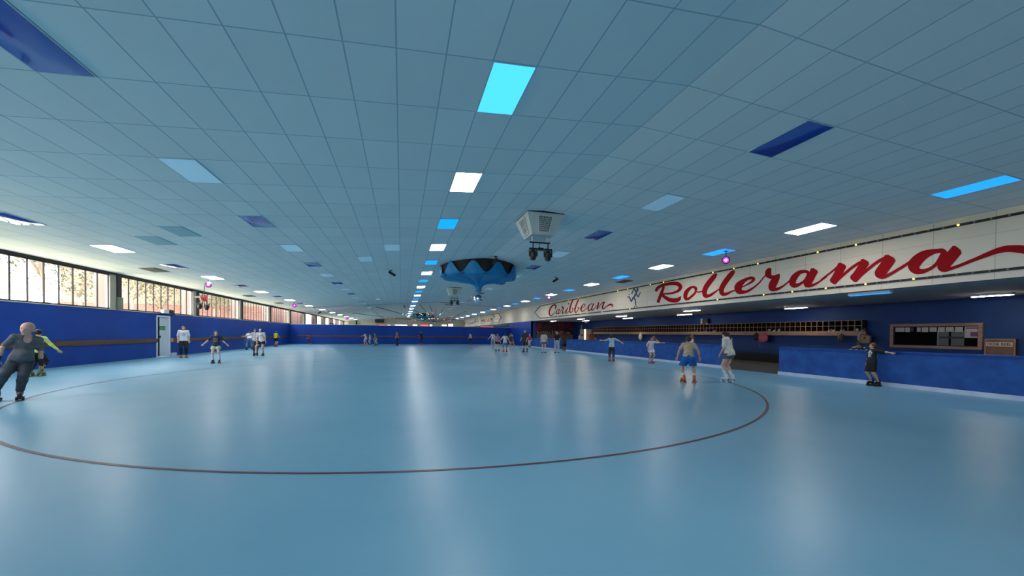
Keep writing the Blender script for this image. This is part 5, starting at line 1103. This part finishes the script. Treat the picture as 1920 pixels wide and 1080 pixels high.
person((932.5, 658.3), 178, 1.40, 'girl in mauve top and black shorts second from left in the group', 'fair', .98, 1.08, (0, 0), .50, (0, 0), ((.07, 0, 0, 10), (-.085, .02, 0, -10)),
  (((.3, 0, -1), (.15, .1, -1)), ((.3, 0, -1), (.15, .1, -1))), (0, 0, 0), ('long', (.10, .05, .035), -.8), ((.42, .22, .30), .6, -.03), ('shorts', (.012, .012, .015), .5), None, ((.015, .018, .03), (.03, .03, .05), 'skate'), 1)
person((947, 660), -6, 1.46, 'girl in white top with arms spread and red skates in the middle of the group', 'fair', .98, 1.05, (8, 0), .47, (0, 0), ((.08, 0, 0, 20), (-.08, 0, 0, -20)),
  (((.5, .1, -.8), (.5, .2, -.8)), ((.6, .1, -.75), (.75, .2, -.75))), (0, 0, 0), ('long', (.018, .013, .012), -1.0), ((.70, .69, .68), .8, -.04, .045, 1.2), ('jeans', (.20, .26, .32), 1.35, 1.2), None, ((.60, .10, .04), (.6, .12, .05), 'skate'), 1)
person((957.5, 656), 150, 1.42, 'girl in brown top and patterned shorts with white skates behind the spread-armed girl', 'tan', .95, 1.05, (10, 8), .46, (0, 0), ((.06, 0, 0, 0), (-.17, -.05, .02, -30)),
  (((.3, .2, -.9), (.3, .6, -.6)), ((.3, .1, -.9), (.2, .3, -1))), (20, 0, 0), ('long', (.07, .035, .02), -.8), ((.10, .045, .03), .4, -.04), ('shorts', (.30, .20, .13), .7), None, ((.65, .67, .70), (.7, .72, .75), 'skate'), 1)
person((958.5, 647.2), 165, 1.52, 'person in white tee with folded arms leaning at the far wall corner', 'fair', 1.0, 1.0, (-2, 5), .53, (0, 0), ((.05, 0, 0, 5), (-.05, 0, 0, -5)),
  (((.25, .2, -.9), (-.6, .7, .1)), ((.25, .2, -.9), (-.6, .7, .1))), (0, 0, 0), ('short', (.05, .03, .02)), ((.62, .58, .56), .8, -.03), ('trousers', (.010, .010, .014), 1.95), None, ((.012, .012, .015), (.02, .02, .02), 'shoe'), 2)
person((984.5, 660.5), -150, 1.68, 'tall man in black tee and long black shorts standing beside the child in red', 'fair', 1.12, .98, (2, 0), .52, (0, 0), ((.055, .02, 0, 0), (-.10, -.03, 0, -20)),
  (((.2, .3, -.9), (.0, .7, -.7)), ((.2, .15, -1), (.0, .5, -.9))), (10, -8, 0), ('bald', (.2, .12, .09)), ((.010, .010, .013), .9, -.05, .045, 1.4), ('shorts', (.010, .010, .013), .92, 1.2), ((.02, .02, .025), .3), ((.02, .02, .022), (.08, .06, .05), 'skate'), 1)
person((13.38, 40.1, 0), 195, 1.36, 'child in red tee and pale trousers behind the tall man', 'fair', 1.0, 1.12, (0, 0), .51, (0, 0), ((.05, 0, 0, 5), (-.05, 0, 0, -5)),
  (((.25, .1, -1), (.2, .3, -.8)), ((.25, .1, -1), (.2, .3, -.8))), (0, 0, 0), ('short', (.35, .28, .20)), ((.45, .02, .03), .7, -.02), ('trousers', (.50, .50, .56), 1.9), None, ((.05, .04, .05), (.3, .05, .05), 'skate'), 1)
person((1019.5, 661.5), 4, 1.52, 'person in cream tee and black shorts with white skates, back turned', 'fair', 1.08, 1.0, (-1, 0), .525, (0, 0), ((.075, 0, 0, 5), (-.075, 0, 0, -5)),
  (((.28, .0, -1), (.05, .4, -.9)), ((.28, 0, -1), (.05, .4, -.9))), (0, 0, 0), ('short', (.03, .015, .012)), ((.55, .51, .43), .85, -.06, .04, 1.6), ('shorts', (.010, .010, .014), .35), ((.72, .73, .74), .22), ((.70, .71, .72), (.02, .02, .03), 'skate'), 1)
person((1044, 661.5), -4, 1.55, 'blonde person in black top and light grey jeans, back turned, beside the cream tee', 'fair', 1.02, 1.0, (-1, 0), .53, (0, 0), ((.08, 0, 0, 10), (-.08, 0, 0, -10)),
  (((.25, -.1, -1), (-.1, .3, -.9)), ((.25, -.1, -1), (-.1, .3, -.9))), (0, 0, 0), ('bun', (.45, .33, .22)), ((.010, .010, .010), .7, .02), ('jeans', (.40, .45, .54), 1.97, 2.0), None, ((.70, .72, .74), (.03, .03, .03), 'skate'), 1)
person((1146.5, 677.5), 6, 1.38, 'girl with long black hair, grey-blue tee and dark trousers, arm stretched left', 'fair', .95, 1.08, (0, 0), .52, (0, 0), ((.065, 0, 0, 10), (-.07, 0, 0, -20)),
  (((.8, .1, -.3), (.6, .2, -.4)), ((.85, .0, -.35), (1, .1, .05))), (-35, 0, 0), ('long', (.010, .010, .012), -.95), ((.42, .50, .55), .8, -.03, .045, 1.2), ('trousers', (.035, .032, .035), 1.93, 1.2), None, ((.50, .08, .10), (.55, .12, .13), 'skate'), 0)
person((1220, 681.8), 165, 1.28, 'girl in pale pink tee and white shorts, arm stretched right towards the barrier', 'tan', .98, 1.15, (4, -4), .49, (0, 0), ((.055, .02, 0, -10), (-.055, 0, 0, -30)),
  (((.45, -.1, -.8), (-.35, .5, -.7)), ((.85, .1, .0), (1, .1, .05))), (15, 0, 0), ('short', (.020, .014, .012)), ((.60, .56, .62), .8, -.03, .045, 1.3), ('shorts', (.66, .66, .70), .4), None, ((.65, .30, .38), (.65, .35, .42), 'skate', (.12, .01, .03)), 0)
def at_room(px, X): d_ = ray(px, 640); return (X, d_[1]/d_[0]*X, .004)
person(at_room(1238.5, 14.5), -100, 1.35, 'dark-haired person in red top leaning on the barrier behind the pink-shirted girl', 'tan', 1.0, 1.1, (20, 0), .48, (0, 0), ((.06, 0, 0, 0), (-.06, -.05, 0, 0)),
  (((.3, .8, -.3), (-.2, .9, .1)), ((.3, .8, -.3), (-.2, .9, .1))), (0, 5, 0), ('short', (.015, .012, .012)), ((.30, .07, .04), .8, -.03), ('trousers', (.02, .02, .03), 1.9), None, ((.02, .02, .02), (.02, .02, .02), 'shoe'), 1)
person(at_room(1227.5, 14.9), -110, 1.42, 'person mostly hidden right behind the pink-shirted girl', 'fair', 1.0, 1.05, (5, 0), .5, (0, 0), ((.06, 0, 0, 0), (-.06, -.05, 0, 0)), None, (0, 0, 0), ('long', (.18, .10, .05)), ((.10, .10, .12), .8, -.03), ('trousers', (.02, .02, .03), 1.9), None, ((.02, .02, .02), (.02, .02, .02), 'shoe'), 1)
person(at_room(1118.5, 14.8), -90, 1.28, 'dark head just showing over the barrier left of the black-haired girl', 'tan', 1.0, 1.1, (5, 0), .5, (0, 0), ((.06, 0, 0, 0), (-.06, -.05, 0, 0)), None, (0, -20, 0), ('short', (.015, .012, .012)), ((.03, .03, .05), .8, -.03), ('trousers', (.02, .02, .03), 1.9), None, ((.02, .02, .02), (.02, .02, .02), 'shoe'), 1)
person(at_room(1296, 14.6), 75, 1.46, 'girl with ginger hair and white top behind the barrier and the tan-shirted boy', 'fair', .95, 1.05, (5, 0), .525, (0, 0), ((.06, 0, 0, 0), (-.06, -.05, 0, 0)), None, (10, 0, 0), ('long', (.25, .08, .03), -.5), ((.60, .60, .58), .8, -.03), ('trousers', (.02, .02, .03), 1.9), None, ((.02, .02, .02), (.02, .02, .02), 'shoe'), 1)
person((1291, 718), -4, 1.38, 'boy in tan tee and bright blue shorts skating away with arms held out', 'tan', 1.12, 1.12, (3, 0), .485, (-.01, 0), ((.115, .03, 0, 12), (-.10, 0, 0, -25)),
  (((.5, -.05, -.75), (.15, .35, -.85)), ((.5, -.05, -.85), (.22, .1, -1))), (-20, 0, 0), ('short', (.014, .011, .010)), ((.52, .37, .24), .6, -.03, .045, 1.3), ('shorts', (.008, .12, .42), .72, 1.6), ((.72, .72, .72), .38), ((.60, .12, .015), (.65, .12, .02), 'skate', (.01, .01, .012)), 0)
person((1366, 716.5), -62, 1.54, 'girl with long brown ponytail, cream tee and white skates looking down', 'fair', .98, .98, (11, 0), .515, (0, -.01), ((.055, -.04, 0, -5), (-.045, .03, 0, -5)),
  (((.14, .25, -.95), (.05, .5, -.9)), ((.10, .0, -1), (-.1, .6, -.9))), (-12, -18, 0), ('pony', (.022, .010, .008), -1.35), ((.72, .68, .58), .8, -.045, .045, 1.6), ('shorts', (.10, .11, .12), .32, 1.1), ((.74, .75, .78), .72), ((.70, .71, .76), (.70, .71, .76), 'skate'), 0)
SKULL = ["..####..", ".######.", "########", "#..##..#", "#..##..#", ".##..##.", ".######.", "..####..", ".#.##.#.", "..####.."]
def skull(x, y, z):
    if y < 0: return 0
    i, j = int((.062-x)/.0155), int((.275-z)/.0155)
    return 1 if 0 <= i < 8 and 0 <= j < 10 and SKULL[j][i] == '#' else 0
person((13.42, 8.12, 0), -128, 1.20, 'boy in black skull-print tee and shorts leaning back on the low barrier', 'tan', .98, 1.18, (-6, 4), .505, (.0, .06), ((.045, .02, 0, -5), (-.05, -.06, 0, -15)),
  (((.25, -.1, -1), (.1, .2, -1)), ((.85, -.35, -.15), (.9, -.2, -.15))), (28, 2, 0), ('short', (.10, .035, .015)), ((.008, .008, .010), .95, -.05, .045, 1.3, skull, [(.55, .55, .53)]), ('shorts', (.008, .008, .010), .82, .7), None, ((.008, .008, .010), (.012, .012, .015), 'skate'), 0)
person(at_room(1607, 15.0), 170, 1.34, 'person in black and white patterned top bending over behind the low barrier', 'tan', 1.0, 1.08, (24, 0), .52, (0, 0), ((.06, 0, 0, 0), (-.06, -.05, 0, 0)),
  (((.6, .3, -.6), (.2, .5, -.8)), ((.6, .3, -.6), (.2, .5, -.8))), (0, -30, 0), ('short', (.02, .012, .01)), ((.03, .03, .035), .9, -.03, .045, 1.2, pat, [(.45, .45, .45)]), ('trousers', (.02, .02, .03), 1.9), None, ((.02, .02, .02), (.02, .02, .02), 'shoe'), 0)
